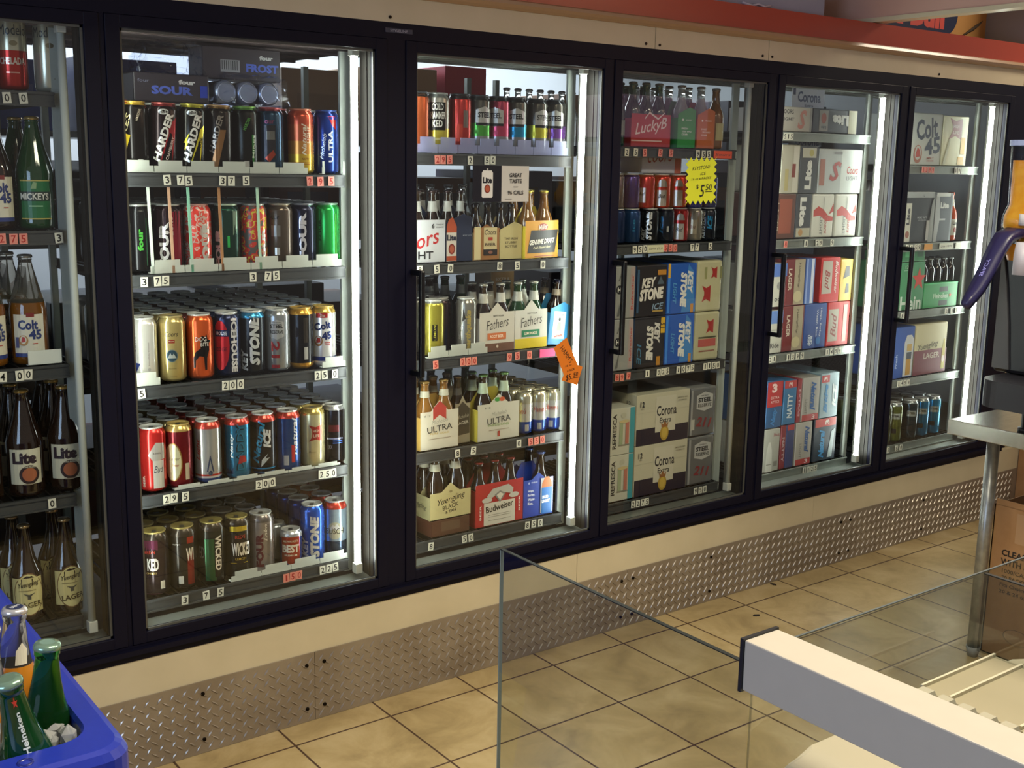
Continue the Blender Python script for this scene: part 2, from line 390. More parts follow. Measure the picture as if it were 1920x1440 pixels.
for a, c in edges:
    mb = MB().box(a+.001, .034, .376, c-.001, .092, 1.885, REVEAL)
    mb.box(a+.036, .004, .352, c-.036, .034, 1.907, FRAME)
    mb.box(a-.002, .05, .376, a+.001, .053, 1.885, REVEAL)
    child_world(mb, 'mullion', cf)
nb = MB().box(0, -.0012, 0, .085, .004, .012, M('#3a3a4a', 'gloss')); art_flat(nb, [('t', 'STYLELINE', .042, .006, .055, .007, '#8a8a9a')], lambda u, v, o: (u, -.0012-o, v), base=.0004)
o = nb.build('name_badge', cf); o.location = (1.495-2.2, .003, 1.923)

DLAB = {1: 'leftmost cooler door, large bottles behind its glass', 2: 'second cooler door from the left, rows of tall cans behind its glass',
        3: 'third cooler door from the left with a can sign and six packs behind', 4: 'fourth cooler door from the left with a yellow starburst price sign',
        5: 'fifth cooler door from the left, beer cases behind its bright glass', 6: 'rightmost cooler door, green cases behind its bright glass'}
for k in XL:
    xl = XL[k]; d = thing('cooler_door', (xl, 0, ZB), DLAB[k], 'cooler door', 'glass doors of the beer cooler')
    H = ZT-ZB; st = .035
    mb = MB()
    mb.box(-st, 0, -.03, 0, .032, H+.03, FRAME, .002); mb.box(W, 0, -.03, W+st, .032, H+.03, FRAME, .002)
    mb.box(-.001, 0, -.03, W+.001, .032, 0, FRAME, .002); mb.box(-.001, 0, H, W+.001, .032, H+.03, FRAME, .002)
    g = .006
    for a in ((0, .008, 0, g, .012, H), (W-g, .008, 0, W, .012, H), (0, .008, 0, W, .012, g), (0, .008, H-g, W, .012, H)): mb.box(*a, GASK)
    mb.build('door_frame', d)
    MB().box(0, .012, 0, W, .016, H, PANE).build('glass_pane', d, fix=True)
    if k > 2:
        hz = .978-ZB; hm = M('#08080c', 'black')
        h = MB(); h.box(-.022, -.060, hz, -.008, -.044, hz+.305, hm, .004)
        h = h.build('handle', d)
        for q in (hz, hz+.289): MB().box(-.022, -.05, q, -.008, 0, q+.016, hm, .003).build('handle_bracket', h)
    mb = MB().tube([(W-.09, .01, -.037), (W+.02, .01, -.037)], .004, M('#555555', 'metal'), 8); mb.build('hinge_bar', d)

# light tubes on the mullions (right side seen, left side behind the stile)
def led(x, on, label, side):
    t = thing('cooler_light', (x, .062, .42), label, 'light fixture', 'light fixtures inside the cooler')
    mb = MB().box(-.004, .008, -.03, .012, .018, 1.47, HOUSE) if side > 0 else MB().box(-.012, .008, -.03, .004, .018, 1.47, HOUSE)
    mb.build('housing', t)
    MB().tube([(0, 0, .0), (0, 0, 1.44)], .0095, LED if on else LED_OFF, 10).build('tube', t)
    MB().box(-.011, -.011, 1.44, .011, .014, 1.475, M('#cfcfc4', 'plastic'), .002).build('end_cap', t)
    MB().box(-.011, -.011, -.03, .011, .014, 0, M('#cfcfc4', 'plastic'), .002).build('end_cap', t)
for k in XL:
    on = k not in (1, 4)
    led(XL[k]+W-.034, on, ('lit white' if on else 'unlit pale')+' light tube at the right side inside the '+DORD[k]+' cooler door', 1)
led(XL[2]+.010, True, 'lit tube tucked behind the left stile of the second cooler door', -1)
led(XL[3]+.010, True, 'lit tube tucked behind the left stile of the third cooler door', -1)
led(XL[5]+.010, True, 'lit tube tucked behind the left stile of the fifth cooler door', -1)
led(XL[6]+.010, True, 'lit tube tucked behind the left stile of the rightmost cooler door', -1)

# shelves
SLOTS = {}
for k in XL:
    x0, x1 = XL[k]+.012, XL[k]+W-.045
    for s, z in enumerate(SZ[k]):
        sh = thing('cooler_shelf', (x0, .10, z), SHN[s+1]+' shelf'*(1)+' with black price rail inside the '+DORD[k]+' cooler door' if not (len(SZ[k]) == 4 and s == 3) else 'bottom shelf with black price rail inside the '+DORD[k]+' cooler door', 'shelf', 'shelves inside the cooler')
        Wd = x1-x0; mb = MB()
        mt = ALU if k >= 5 else SHELFM
        mb.box(0, .0, -.036, Wd, .005, -.002, mt); mb.box(0, -.004, -.008, Wd, .0, -.002, mt); mb.box(0, -.004, -.036, Wd, .0, -.031, mt)
        mb.build('price_rail', sh)
        mb = MB(); mb.box(0, .006, -.030, Wd, .60, -.024, M('#1e2022', 'dull'))
        n = 22
        for i in range(n+1):
            xx = .003+(Wd-.006)*i/n; mb.box(xx-.0015, .006, -.004, xx+.0015, .60, -.001, WIRE)
        for yy in (.02, .2, .4, .59): mb.box(0, yy-.002, -.024, Wd, yy+.002, -.004, WIRE)
        mb.build('wire_deck', sh)
    for xx in (x0-.006, x1+.004):
        for yy in (.13, .69):
            p = MB(); wide = yy < .3 and xx > x0
            if wide: p.box(-.002, -.004, 0, XL[k]+W-.012-xx, .006, 1.5, POSTM)
            else: p.box(-.009, -.009, 0, .009, .009, 1.5, ALU)
            o = p.build('shelf_upright'); o.location = (xx, yy, .376)
            tag(o, ('front' if yy < .3 else 'rear')+' '+('left' if xx < x0 else 'right')+' slotted metal post carrying the shelves of the '+DORD[k]+' cooler door', 'post', 'slotted shelf posts')
# ------------------------------------------------------------ price tiles
TAGS={(1,1):"0:0.545 0:0.581",(1,2):"2r:0.514 7r:0.540 5r:0.562 3:0.643",(1,3):"4:0.496 0:0.534 0:0.554",(1,4):"0:0.591",(2,1):"3:0.914 7:0.949 5:0.970 3:1.061 7:1.085 5:1.126 2r:1.311 9r:1.343 5r:1.376",(2,2):"3:0.845 7:0.879 5:0.900 3:1.139 7:1.182 5:1.206",(2,3):"5:0.826 2:1.052 0:1.073 0:1.095 2:1.326 5:1.348 0:1.380",(2,4):"2:0.880 9:0.900 5:0.931 2:1.141 0:1.161 0:1.181 2:1.334 5:1.353 0:1.372",(2,5):"3:0.919 7:0.979 5:1.020 1r:1.218 5r:1.238 0r:1.258 2:1.333 2:1.354 5:1.375",(3,1):"2r:1.724 9r:1.744 5r:1.767 2:1.841 5:1.902 0:1.924",(3,2):"8:1.664 5:1.724 0:1.773 8:1.956 5:2.024 0:2.126",(3,3):"7:1.672 5r:1.722 2r:1.821 0r:1.843 0r:1.865 9r:1.999 5r:2.031 0r:2.080",(3,4):"8:1.805 5:1.865 0:2.044 5r:2.092 5r:2.116 0r:2.141",(3,5):"8:1.708 5:1.834 0:1.859 8:2.086 5:2.113 0:2.140",(4,1):"2:2.468 5:2.508 5r:2.549 5r:2.621 5r:2.671 9:2.800 5:2.829 5:2.855",(4,2):"9:2.520 5:2.545 0:2.569 5r:2.665 5r:2.688 0r:2.711 7:2.795 7:2.819 5:2.886",(4,3):"8r:2.461 9r:2.483 9r:2.513 1:2.603 0:2.657 2:2.678 5:2.699 1:2.754 0:2.779 7:2.803 5:2.824 1:2.890 1:2.912 5:2.935 0:2.957",(4,4):"2:2.559 2:2.582 7:2.606 5:2.626 9:2.873 5:2.898 0:2.921",(5,1):"5:3.252 1:3.270 5:3.288",(5,2):"8r:3.293 1:3.411 2:3.478 9:3.500 9:3.569",(5,3):"2:3.245 1:3.267 1:3.351 3:3.376 9:3.405 9:3.433 1:3.587 4:3.614 9:3.641 9:3.665",(5,4):"1:3.494 1:3.518 2:3.541 5:3.564",(6,1):"1r:4.134 3r:4.156 9r:4.179 9r:4.202 1:4.370 9:4.394",(6,2):"2:4.067 9:4.097 5:4.127 9:4.150",(6,3):"1:4.069 8:4.092 2:4.393 8:4.438 5:4.471",(6,4):"1:4.086 4:4.109 9:4.132 9:4.155",(6,5):"5:4.049 5:4.110 0:4.141",}
for (d, s), line in TAGS.items():
    z = SZ[d][s-1]-.019; toks = line.split()
    for i, t in enumerate(toks):
        c, xs = t.split(':'); red = c.endswith('r'); ch = c[0]
        mb = MB().box(-.0092, -.0012, -.0125, .0092, .0, .0125, M('#e08a78' if red and d in (2, 3) and s in (5, 3, 4) else ('#d9877a' if red else '#d8d6c6'), 'paper'))
        ink = '#b32a1c' if red else '#101010'
        wd = .005 if ch == '1' else .0105
        art_flat(mb, [('t', ch, 0, 0, wd, .0175, ink if not red else '#a8201a')], lambda u, v, o: (u, -.0012-o, v), base=.0004)
        if red: pass
        o = mb.build('price_tile'); o.location = (float(xs), .0955, z+random.uniform(-.001, .001)); o.rotation_euler = (0, R(random.uniform(-5, 5)), 0)
        tag(o, '%s price tile %s, %s from left on the %s rail, %s cooler door' % ('salmon' if red else 'white', ch, ORD[i], 'bottom' if s == len(SZ[d]) else SHN[s], DORD[d]), 'price tag', 'price tiles on the shelf rails')
def note(x0, x1, d, s, col, label, txt=None, dz=0):
    z = SZ[d][s-1]-.019+dz; mb = MB().box(x0, .0, -.013, x1, .0014, .013, M(col, 'paper'))
    if txt: art_flat(mb, [('t', txt, (x0+x1)/2, 0, (x1-x0)*.85, .009, '#443a38', 0, .2, 0)], lambda u, v, o: (u, -o, v), base=.0004)
    o = mb.build('paper_label'); o.location = (0, .0945, z); tag(o, label, 'label')
note(2.122, 2.185, 3, 3, '#f0508c', 'small bright pink paper strip on the third rail of the third cooler door')
note(2.88, 2.972, 4, 1, '#e0502e', 'orange red paper strip on the top rail of the fourth cooler door', 'Sours')
note(2.58, 2.655, 4, 2, '#c9c8a8', 'pale strip with handwriting among the price tiles of the fourth cooler door', 'Same $3.0')
note(4.19, 4.246, 6, 2, '#d79a4c', 'orange paper strip on the second rail of the rightmost cooler door')
note(4.30, 4.40, 6, 2, '#d2d6c6', 'long white paper strip on the second rail of the rightmost cooler door', 'Lite 1299')
note(4.42, 4.465, 6, 2, '#dfe3d6', 'short white paper strip at the right end of the second rail, rightmost cooler door')
note(4.41, 4.465, 6, 1, '#cdd8cc', 'pale strip on the top rail of the rightmost cooler door')

# ------------------------------------------------------------ cans
CANH, CANR = .176, .036
def canprof(h, r): return [(r*.72, 0), (r*.93, h*.022), (r, h*.06), (r, h*.875), (r*.93, h*.915), (r*.80, h*.957)]
def can_lid(mb, h, r, col='#b9bbb8', tab=True):
    lm = M(col, 'lid')
    mb.lathe([(r*.795, h*.953), (r*.80, h*.957), (r*.835, h*.972), (r*.825, h*.985), (r*.76, h*.982), (r*.74, h*.962), (r*.70, h*.958), (r*.01, h*.960)], lm, 22, cap0=False, cap1=False)
    if tab: mb.add([(-.006, -.014, h*.968), (.006, -.014, h*.968), (.007, .004, h*.972), (-.007, .004, h*.972)], [(0, 1, 2, 3)], M('#8d8f8c', 'metal'))
def bands(prof, h, spec):
    # spec: list of (fraction, colour) upwards; split profile at fractions
    zs = [f*h for f, _ in spec[:-1]]
    pts = sorted(set([z for _, z in prof] + zs)); np_ = [(pr(prof, z), z) for z in pts]
    mats = []
    for (a, za), (b_, zb) in zip(np_, np_[1:]):
        zm = (za+zb)/2/h
        for f, c in spec:
            if zm <= f: break
        mats.append(c if not isinstance(c, str) else M(c, 'can'))
    return np_, mats
def can(x, y, z, spec, art, label, group, h=CANH, r=CANR, lid='#cfd1ce', rz=None, name='beer_can', tilt=0):
    if isinstance(spec, str): spec = [(1, spec)]
    prof, mats = bands(canprof(h, r), h, spec)
    o = thing(name, (x, y, z), label, 'can', group); o.rotation_euler = (0, R(tilt), facing(x, y) if rz is None else rz)
    mb = MB().lathe(prof, mats, 28, cap1=False); art_cyl(mb, art, canprof(h, r), r); mb.build('can_body', o)
    l = MB(); can_lid(l, h, r, lid, False); l = l.build('lid', o)
    MB().box(-.006, -.014, h*.968, .006, .004, h*.972, M('#8d8f8c', 'metal')).build('pull_tab', l)
    return tag(o, label, 'can', group)
PLAIN = {}
def back_can(x, y, z, spec, label, group, h=CANH, r=CANR, lid='#cfd1ce'):
    k = (str(spec), h, r, lid)
    if k not in PLAIN:
        sp = [(1, spec)] if isinstance(spec, str) else spec
        prof, mats = bands(canprof(h, r), h, sp)
        mb = MB().lathe(prof, mats, 20, cap1=False); can_lid(mb, h, r, lid); o = mb.build('beer_can'); PLAIN[k] = o
    else: o = PLAIN[k].copy(); C.objects.link(o)
    o.location = (x, y, z); o.rotation_euler = (0, 0, random.uniform(0, 6))
    return tag(o, label, 'can', group)
def row(front, xs_y, depth, n, spec, short, where, group, pitch=.074, lid='#cfd1ce', h=CANH, r=CANR):
    x, z = xs_y
    for i in range(n):
        back_can(x+random.uniform(-.001, .001), front+pitch*(i+1), z, spec, '%s can behind the %s, %s' % (ORD[i], short, where), group, h, r, lid)
def stops(x0, x1, z, door, s, col='#d2d6cc', h=.03, n=1):
    # frosted plastic product stops: parts of that shelf
    sh = [o for o in C.objects if o.name.startswith('cooler_shelf') and abs(o.location.z-SZ[door][s-1]) < 1e-4 and XL[door] < o.location.x < XL[door]+W][0]
    for i in range(n):
        a = x0+(x1-x0)*i/n; c = x0+(x1-x0)*(i+1)/n-.002
        mb = MB(); g = (c-a)*.13; sm_ = STOPV if door == 3 and s == 1 else STOP
        mb.box(a, .101, z, c, .103, z+h*.55, sm_); mb.box(a+g, .1008, z+h*.55, c-g, .1028, z+h, sm_)
        mb.box(a, .103, z, c, .12, z+.002, M(col, 'plastic'))
        o = mb.build('product_stop', sh); o.matrix_parent_inverse = Matrix.Translation(sh.location).inverted()

YF = .146
# door 2, shelf 1
z = SZ[2][0]; G = 'tall cans on the top shelf of the second cooler door'; wh = 'top shelf, second cooler door'
bar = lambda u, v: ('r', u, v, .013, .02, '#c8c8c0')
can(.852, YF, z, [(.93, '#14100e'), (1, '#c9a030')], [('r', -.026, .09, .02, .17, '#c23a1e'), ('t', 'MIKES', -.022, .10, .09, .012, '#e9d9a0', 75, .2), ('p', -.02, .06, [(-.01, -.04), (.012, .03), (-.004, .035)], '#e8c62c'), ('t', 'HARDER', .012, .14, .03, .006, '#c8b9a0', 70), bar(.014, .022)], 'black can with red and yellow side, leftmost on the top shelf, second door', G, lid='#c0a040')
can(.924, YF, z, [(.93, '#1c0d0f'), (1, '#8a2a2c')], [('p', .008, .02, [(-.02, -.015), (.012, -.015), (.03, .12), (.008, .10)], '#9c2427'), ('e', 0, .15, .026, .014, '#d8d8d0'), ('t', 'mike', 0, .15, .02, .008, '#141414', 10, .2), ('t', 'HARDER', .0, .088, .125, .019, '#ece8dd', 73, .1, .04), ('t', 'CRANBERRY', .017, .06, .06, .007, '#e8d8cc', 73)], 'black can with diagonal white lettering over dark red, top shelf of the second door', G, lid='#9c4a44', tilt=2)
can(.999, YF, z, [(.93, '#15140f'), (1, '#b7ab30')], [('p', .012, .02, [(-.02, -.015), (.008, -.015), (.022, .10), (.010, .09)], '#d6c832'), ('p', -.014, .07, [(-.004, -.015), (.006, .008), (.001, .008), (.008, .03), (-.008, .004), (-.002, .004)], '#ead92c'), ('e', 0, .15, .026, .014, '#d8d8d0'), ('t', 'mike', 0, .15, .02, .008, '#141414', 10, .2), ('t', 'HARDER', .002, .088, .125, .019, '#ece8dd', 75, .1, .04), ('t', 'LEMONADE', .019, .06, .06, .007, '#15140f', 75)], 'black can with diagonal white lettering over bright yellow, top shelf of the second door', G, lid='#b8ae48', tilt=2)
can(1.073, YF, z, [(.93, '#1e1916'), (1, '#8c6a3c')], [('p', .004, .02, [(-.026, -.005), (-.006, -.005), (.016, .09), (.0, .09)], '#8a623c'), ('t', 'HARDER', -.006, .10, .10, .015, '#8e8478', 75, .1, .03)], 'dark brown can with a tan wedge and faded lettering, top shelf of the second door', G, lid='#9a7a50', tilt=1)
can(1.148, YF, z, [(.93, '#101310'), (1, '#55803c')], [('t', 'HARDER', .006, .128, .035, .008, '#5aa048', 65), ('r', .022, .06, .006, .08, '#2f7a35'), ('t', 'MIKES', .024, .07, .06, .006, '#d8e8d0', 85), bar(.004, .022)], 'black can with green rim and small green slanted word, top shelf of the second door', G, lid='#6f9a4a')
can(1.220, YF, z, [(.93, '#17354c'), (1, '#7c2c34')], [('r', 0, .082, .03, .09, '#2d2c30'), ('t', 'our', 0, .135, .026, .009, '#7c3c58'), ('r', .002, .10, .022, .022, '#6d6c66'), ('p', -.004, .05, [(-.01, -.01), (.002, -.02), (.018, .0), (.012, .012)], '#a03c28'), bar(.0, .02)], 'dark blue can with small red rim, top shelf of the second door', G, lid='#a04a4c')
can(1.2645, YF+.054, z, [(1, '#4c1c22')], [], 'dark red can set back between its neighbours on the top shelf of the second door', G, r=.034, lid='#9a4a4a')
can(1.310, YF, z, [(.16, '#c8a83a'), (.30, '#d0ab3a'), (.5, '#c98a42'), (.75, '#bd5f3c'), (1, '#b5482f')], [('t', 'Natural', .010, .092, .085, .013, '#efe2c8', 90, .3, .02), ('t', 'LIGHT', .022, .105, .045, .008, '#f0e2c8', 90), ('r', .0, .030, .06, .0015, '#a5452c'), ('r', .0, .026, .06, .0015, '#a5452c'), ('t', 'NATTY', .014, .040, .02, .006, '#7a2c1c')], 'orange and gold can with white upright lettering, top shelf of the second door', G, lid='#b46a50')
can(1.388, YF, z, [(.93, '#12307c'), (1, '#16296a')], [('p', .018, .15, [(-.012, .006), (.012, .006), (.012, -.03), (.0, -.018)], '#c22a24'), ('t', 'Michelob', -.008, .075, .07, .011, '#dfe3ea', 82, .4, .0), ('t', 'ULTRA', .013, .075, .085, .012, '#eef0f2', 90, 0, .03)], 'blue can with a red corner and upright white lettering, top shelf of the second door', G, lid='#28407c')
stops(.80, 1.31, z, 2, 1, n=6); stops(1.352, 1.362, z, 2, 1, h=.035); stops(1.415, 1.425, z, 2, 1, h=.035)
for i, (x, c) in enumerate([(.85, '#14100e'), (.925, '#1c0d0f'), (1.0, '#15140f'), (1.075, '#1e1916'), (1.15, '#101310'), (1.388, '#12307c')]):
    row(YF+.002, (x, z), 0, 2, c, ['red and yellow can', 'dark red lettered can', 'yellow lettered can', 'brown tan wedge can', 'green rim can', 'blue can'][i], wh, G)

# door 2, shelf 2
z = SZ[2][1]; G = 'tall cans on the second shelf of the second cooler door'; wh = 'second shelf, second cooler door'
camo = noise_mat('red_camouflage_print', 55, [(0, '#d8392c'), (.47, '#c8322a'), (.5, '#c9a89c'), (.58, '#e05040'), (.66, '#d9c4b4')], .3, .2, 1, interp='CONSTANT')
camo2 = noise_mat('red_yellow_camouflage_print', 50, [(0, '#5a5650'), (.44, '#c2392c'), (.54, '#c9b83a'), (.6, '#c2392c')], .3, .2, 1, interp='CONSTANT')
S2 = [(.853, [(1, '#17181a')], [('t', 'four', .004, .085, .055, .014, '#57c24c', 90, 0, .05), ('r', .02, .08, .003, .12, '#2c5a3a'), ('r', -.02, .08, .003, .10, '#3d4240')], 'black can with small green upright word, leftmost on the second shelf, second door', '#a6a8a6', 'green word can'),
 (.931, [(1, '#241216')], [('r', .02, .085, .03, .14, '#8c2030'), ('t', 'FOUR', -.012, .070, .115, .026, '#e6e2dc', 90, 0, .06), ('t', 'Loko', .006, .12, .05, .012, '#e8e0d8', 90, .4, 0)], 'black and crimson can with bold white upright letters, second shelf, second door', '#a6a8a6', 'black and crimson can'),
 (1.008, [(1, camo)], [('t', 'FOUR', .022, .07, .12, .022, '#ece8de', 90, 0, .06)], 'red camouflage can with white upright letters, second shelf, second door', '#c08a80', 'red camouflage can'),
 (1.088, [(1, '#173a30')], [('r', -.024, .08, .02, .15, '#2a1c1c'), ('t', 'FOUR', -.022, .06, .10, .02, '#c9c2ba', 90, 0, .06), ('r', .004, .08, .026, .16, '#12885c'), ('r', .026, .08, .014, .15, '#8ba08c'), ('r', .006, .075, .006, .03, '#3cc060')], 'teal green can with a grey side stripe, second shelf, second door', '#a6b8a6', 'teal green can'),
 (1.166, [(.95, camo2), (1, '#8f8f88')], [('r', -.024, .08, .022, .15, '#56524c'), ('t', 'FOUR', .030, .06, .10, .014, '#ded8c8', 90, 0, .05)], 'can printed in grey, red and yellow camouflage, second shelf, second door', '#a8a8a0', 'yellow red camouflage can'),
 (1.242, [(1, '#54493f')], [('r', .023, .085, .024, .165, '#c79a3c'), ('t', 'our', -.012, .135, .024, .008, '#161412'), ('r', -.010, .10, .026, .03, '#7a7670'), bar(-.006, .045)], 'grey brown can with a gold right side, second shelf, second door', '#a09a8c', 'gold sided can'),
 (1.313, [(1, '#171a30')], [('t', 'FOUR', .0, .085, .13, .02, '#e6e2e6', 90, 0, .06), ('r', .024, .085, .016, .165, '#1f6a34')], 'dark navy can with white upright letters, second shelf, second door', '#90949c', 'navy lettered can'),
 (1.388, [(1, '#1d9a40')], [('r', -.024, .085, .012, .165, '#8fa83a'), ('r', -.012, .085, .004, .165, '#146a2c'), ('t', 'FOUR', -.020, .10, .06, .008, '#1c3c20', 90), ('r', .026, .09, .006, .11, '#5ab84c')], 'bright green can at the right end of the second shelf, second door', '#86a890', 'bright green can')]
for i, (x, sp, art, lab, lid, short) in enumerate(S2):
    can(x, YF, z, sp, art, lab, G, lid=lid)
    c = sp[0][1]; row(YF, (x, z), 0, 6, c if isinstance(c, str) else '#5a2a26', short, wh, G, lid='#b4b6b2')
stops(.865, 1.41, z, 2, 2, n=6, h=.034)
for xx, col, nm in ((.872, '#cdd8d0', 'clear white'), (.925, '#c9a184', 'salmon'), (.975, '#8ecbb0', 'mint green'), (1.058, '#a87850', 'copper brown'), (1.165, '#a9cdb4', 'pale green')):
    mb = MB().box(-.0035, 0, 0, .0035, .003, .24, M(col, 'plastic')); o = mb.build('shelf_divider'); o.location = (xx, .101, z); o.rotation_euler = (0, R(-1.5), 0)
    tag(o, 'thin upright %s divider strip before the cans, second shelf of the second door' % nm, 'divider', 'divider strips among the cans')

# door 2, shelf 3
z = SZ[2][2]; G = 'tall cans on the third shelf of the second cooler door'; wh = 'third shelf, second cooler door'
dog = [(-.020, -.03), (-.015, -.028), (-.014, -.012), (-.006, -.002), (.004, -.004), (.006, -.035), (.011, -.035), (.012, -.006), (.018, .012), (.017, .026), (.022, .033), (.014, .036), (.012, .048), (.007, .042), (.0, .046), (-.002, .034), (-.003, .016), (-.014, .008), (-.020, -.006)]
can(.852, YF, z, [(1, '#dcdad2')], [('t', 'ULTRA', -.024, .11, .05, .012, '#2a3550', 90, 0, .03), ('p', -.02, .05, [(-.012, .012), (.012, .006), (.002, -.014), (-.012, -.008)], '#39488a'), ('t', 'beautifully brewed', .014, .08, .06, .005, '#9a8e90', 90), ('e', .014, .04, .008, .008, '#b7b3ae')], 'white can with dark blue marks at its left, leftmost on the third shelf, second door', G)
can(.928, YF, z, [(1, '#b7a469')], [('t', 'Coors', .0, .127, .034, .013, '#4a4334', 0, .3, .01), ('r', .0, .108, .016, .009, '#a33a2c'), ('t', 'Banquet', .0, .108, .013, .004, '#e8dcc0'), ('e', 0, .070, .030, .034, '#7d8a8c'), ('e', 0, .070, .026, .030, '#39505c'), ('p', 0, .070, [(-.011, -.006), (-.004, .008), (0, .0), (.004, .006), (.011, -.006)], '#c8ccc4'), ('r', 0, .036, .02, .0015, '#8a7a4c'), ('t', 'Coors', .0, .016, .022, .006, '#8a7848', 0, .3, 0)], 'pale gold can with a round grey mountain picture, third shelf, second door', G, lid='#b0a070')
can(1.004, YF, z, [(1, '#cf5722')], [('p', .006, .065, [(a*1.15, b_*1.15) for a, b_ in dog], '#1c1512'), ('t', 'DOG', .004, .108, .030, .012, '#e8e0d4'), ('t', 'BITE', .014, .094, .022, .010, '#e8e0d4')], 'orange can with a black dog silhouette and white letters, third shelf, second door', G)
can(1.081, YF, z, [(.95, '#1a2140'), (1, '#a8aaa8')], [('e', -.018, .085, .05, .135, '#b8222a'), ('r', -.014, .118, .04, .018, '#1a2a50'), ('t', 'HOUSE', -.014, .118, .03, .010, '#e8e8ea'), ('t', 'EDGE', -.014, .075, .03, .010, '#5a1220'), ('t', 'ICEHOUSE', .020, .085, .145, .018, '#eceaea', -90, 0, .05)], 'red and navy can with bold white upright letters, third shelf, second door', G)
can(1.153, YF, z, [(.875, '#15191e'), (1, '#2c7fa8')], [('t', 'STONE', .008, .092, .135, .028, '#e2e4e2', 90, .2, .06), ('t', 'KEY', -.022, .04, .06, .02, '#d8dada', 90, .2, .05)], 'black can with blue shoulder and huge white upright letters, third shelf, second door', G)
can(1.228, YF, z, [(1, '#8c9093')], [('p', 0, .118, [(-.021, -.020), (0, -.028), (.021, -.020), (.021, .020), (0, .027), (-.021, .020)], '#b9bbba'), ('t', 'HIGH GRAVITY', 0, .137, .024, .003, '#3a3c40'), ('t', 'STEEL', 0, .127, .036, .011, '#25272b', 0, 0, .03), ('t', 'RESERVE', 0, .111, .036, .009, '#2c2e32'), ('t', '211', -.004, .048, .075, .022, '#9c2c30', -90, 0, .03)], 'silver can with grey badge and red upright numerals, third shelf, second door', G)
can(1.300, YF, z, [(.10, '#b8862f'), (.875, '#131316'), (1, '#bb8c34')], [('r', .016, .045, .012, .035, '#bdbcb4'), ('r', .016, .11, .014, .07, '#3b352e'), ('e', -.012, .105, .016, .03, '#1f1f24')], 'black can with gold shoulder and gold base, third shelf, second door', G, lid='#c09a4c')
can(1.372, YF, z, [(.10, '#dedcd8'), (.17, '#283a80'), (.875, '#dedcd8'), (1, '#b99a4a')], [('r', -.004, .148, .034, .014, '#b42a26'), ('t', '25oz', -.002, .148, .014, .008, '#e8dcc8'), ('t', 'Colt', -.002, .118, .05, .022, '#24346c', 10, 0, .04), ('t', '45', .010, .090, .030, .022, '#24346c', 10, 0, .05), ('e', -.014, .075, .024, .030, '#a9743c'), ('e', -.014, .077, .017, .023, '#dedcd8'), ('p', -.014, .075, [(-.006, -.006), (.006, -.004), (.005, .008), (-.002, .010), (-.006, .002)], '#b5322c'), ('r', .012, .070, .018, .002, '#b5322c'), ('r', .012, .065, .014, .002, '#b5322c')], 'white can with blue script and horse badge, right end, third shelf, second door', G, lid='#c0a458')
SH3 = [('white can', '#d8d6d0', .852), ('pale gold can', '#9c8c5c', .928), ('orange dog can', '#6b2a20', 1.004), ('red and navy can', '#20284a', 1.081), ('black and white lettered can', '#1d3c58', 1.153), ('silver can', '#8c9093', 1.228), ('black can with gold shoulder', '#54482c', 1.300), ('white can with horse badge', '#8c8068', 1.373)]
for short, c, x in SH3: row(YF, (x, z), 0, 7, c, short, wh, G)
stops(.80, .88, z, 2, 3, n=1, h=.035); stops(1.345, 1.42, z, 2, 3, n=1, h=.03)

# door 2, shelf 4
z = SZ[2][3]; G = 'tall cans on the fourth shelf of the second cooler door'; wh = 'fourth shelf, second cooler door'
can(.864, YF, z, [(1, '#c02a26')], [('p', .006, .10, [(-.016, .0), (-.008, .016), (.004, .034), (.03, .03), (.03, -.012), (-.004, -.016)], '#b9b5ae'), ('t', 'KING', .012, .105, .02, .005, '#5a5650'), ('r', .016, .048, .030, .075, '#d2cfc6'), ('t', 'Bud', .016, .062, .026, .018, '#20304c', 0, .4, .0), ('t', 'BEER', -.024, .03, .03, .006, '#e8dcd0', 90)], 'red can with silver badge and white label, leftmost on the fourth shelf, second door', G)
can(.936, YF, z, [(.875, '#6e161c'), (1, '#b59a58')], [('e', -.016, .072, .050, .105, '#a07c40'), ('e', -.018, .072, .048, .10, '#d9d0a8'), ('t', 'Lager', -.012, .08, .03, .012, '#7c6a4c', 0, .3, 0), ('t', 'beer', -.008, .064, .016, .008, '#a03a2c'), ('r', .022, .045, .012, .045, '#cfc7b6')], 'dark red can with cream oval label and gold shoulder, fourth shelf, second door', G, lid='#b8a060')
can(1.017, YF, z, [(.09, '#24407c'), (.12, '#d2d2ce'), (.15, '#b43a30'), (.86, '#aaa9a6'), (1, '#c04034')], [('t', 'Light', -.026, .095, .06, .014, '#b23a30', 90, .3, .02), ('p', .006, .05, [(-.010, -.016), (-.006, -.016), (0, .016), (.006, -.016), (.010, -.016), (.001, .028), (-.001, .028)], '#3c4a6c'), ('e', .006, .030, .012, .014, '#6a7488'), ('t', '8', .006, .030, .008, .012, '#2c3856')], 'silver can with red shoulder and blue base, fourth shelf, second door', G)
can(1.102, YF, z, [(.86, '#14688c'), (1, '#bc3c34')], [('r', -.022, .09, .02, .15, '#15294c'), ('t', 'Natty', -.014, .095, .07, .012, '#dfe6ea', 90, .3, .02), ('t', 'DADDY', .008, .09, .13, .022, '#123044', 90, 0, .03), ('t', 'DADDY', .010, .091, .13, .018, '#1a7aa0', 90, 0, .01), ('p', .014, .055, [(-.012, -.012), (.012, -.006), (.008, .010), (-.008, .012)], '#b8383c')], 'teal can with red shoulder and tall dark upright letters, fourth shelf, second door', G, lid='#a8a8a8')
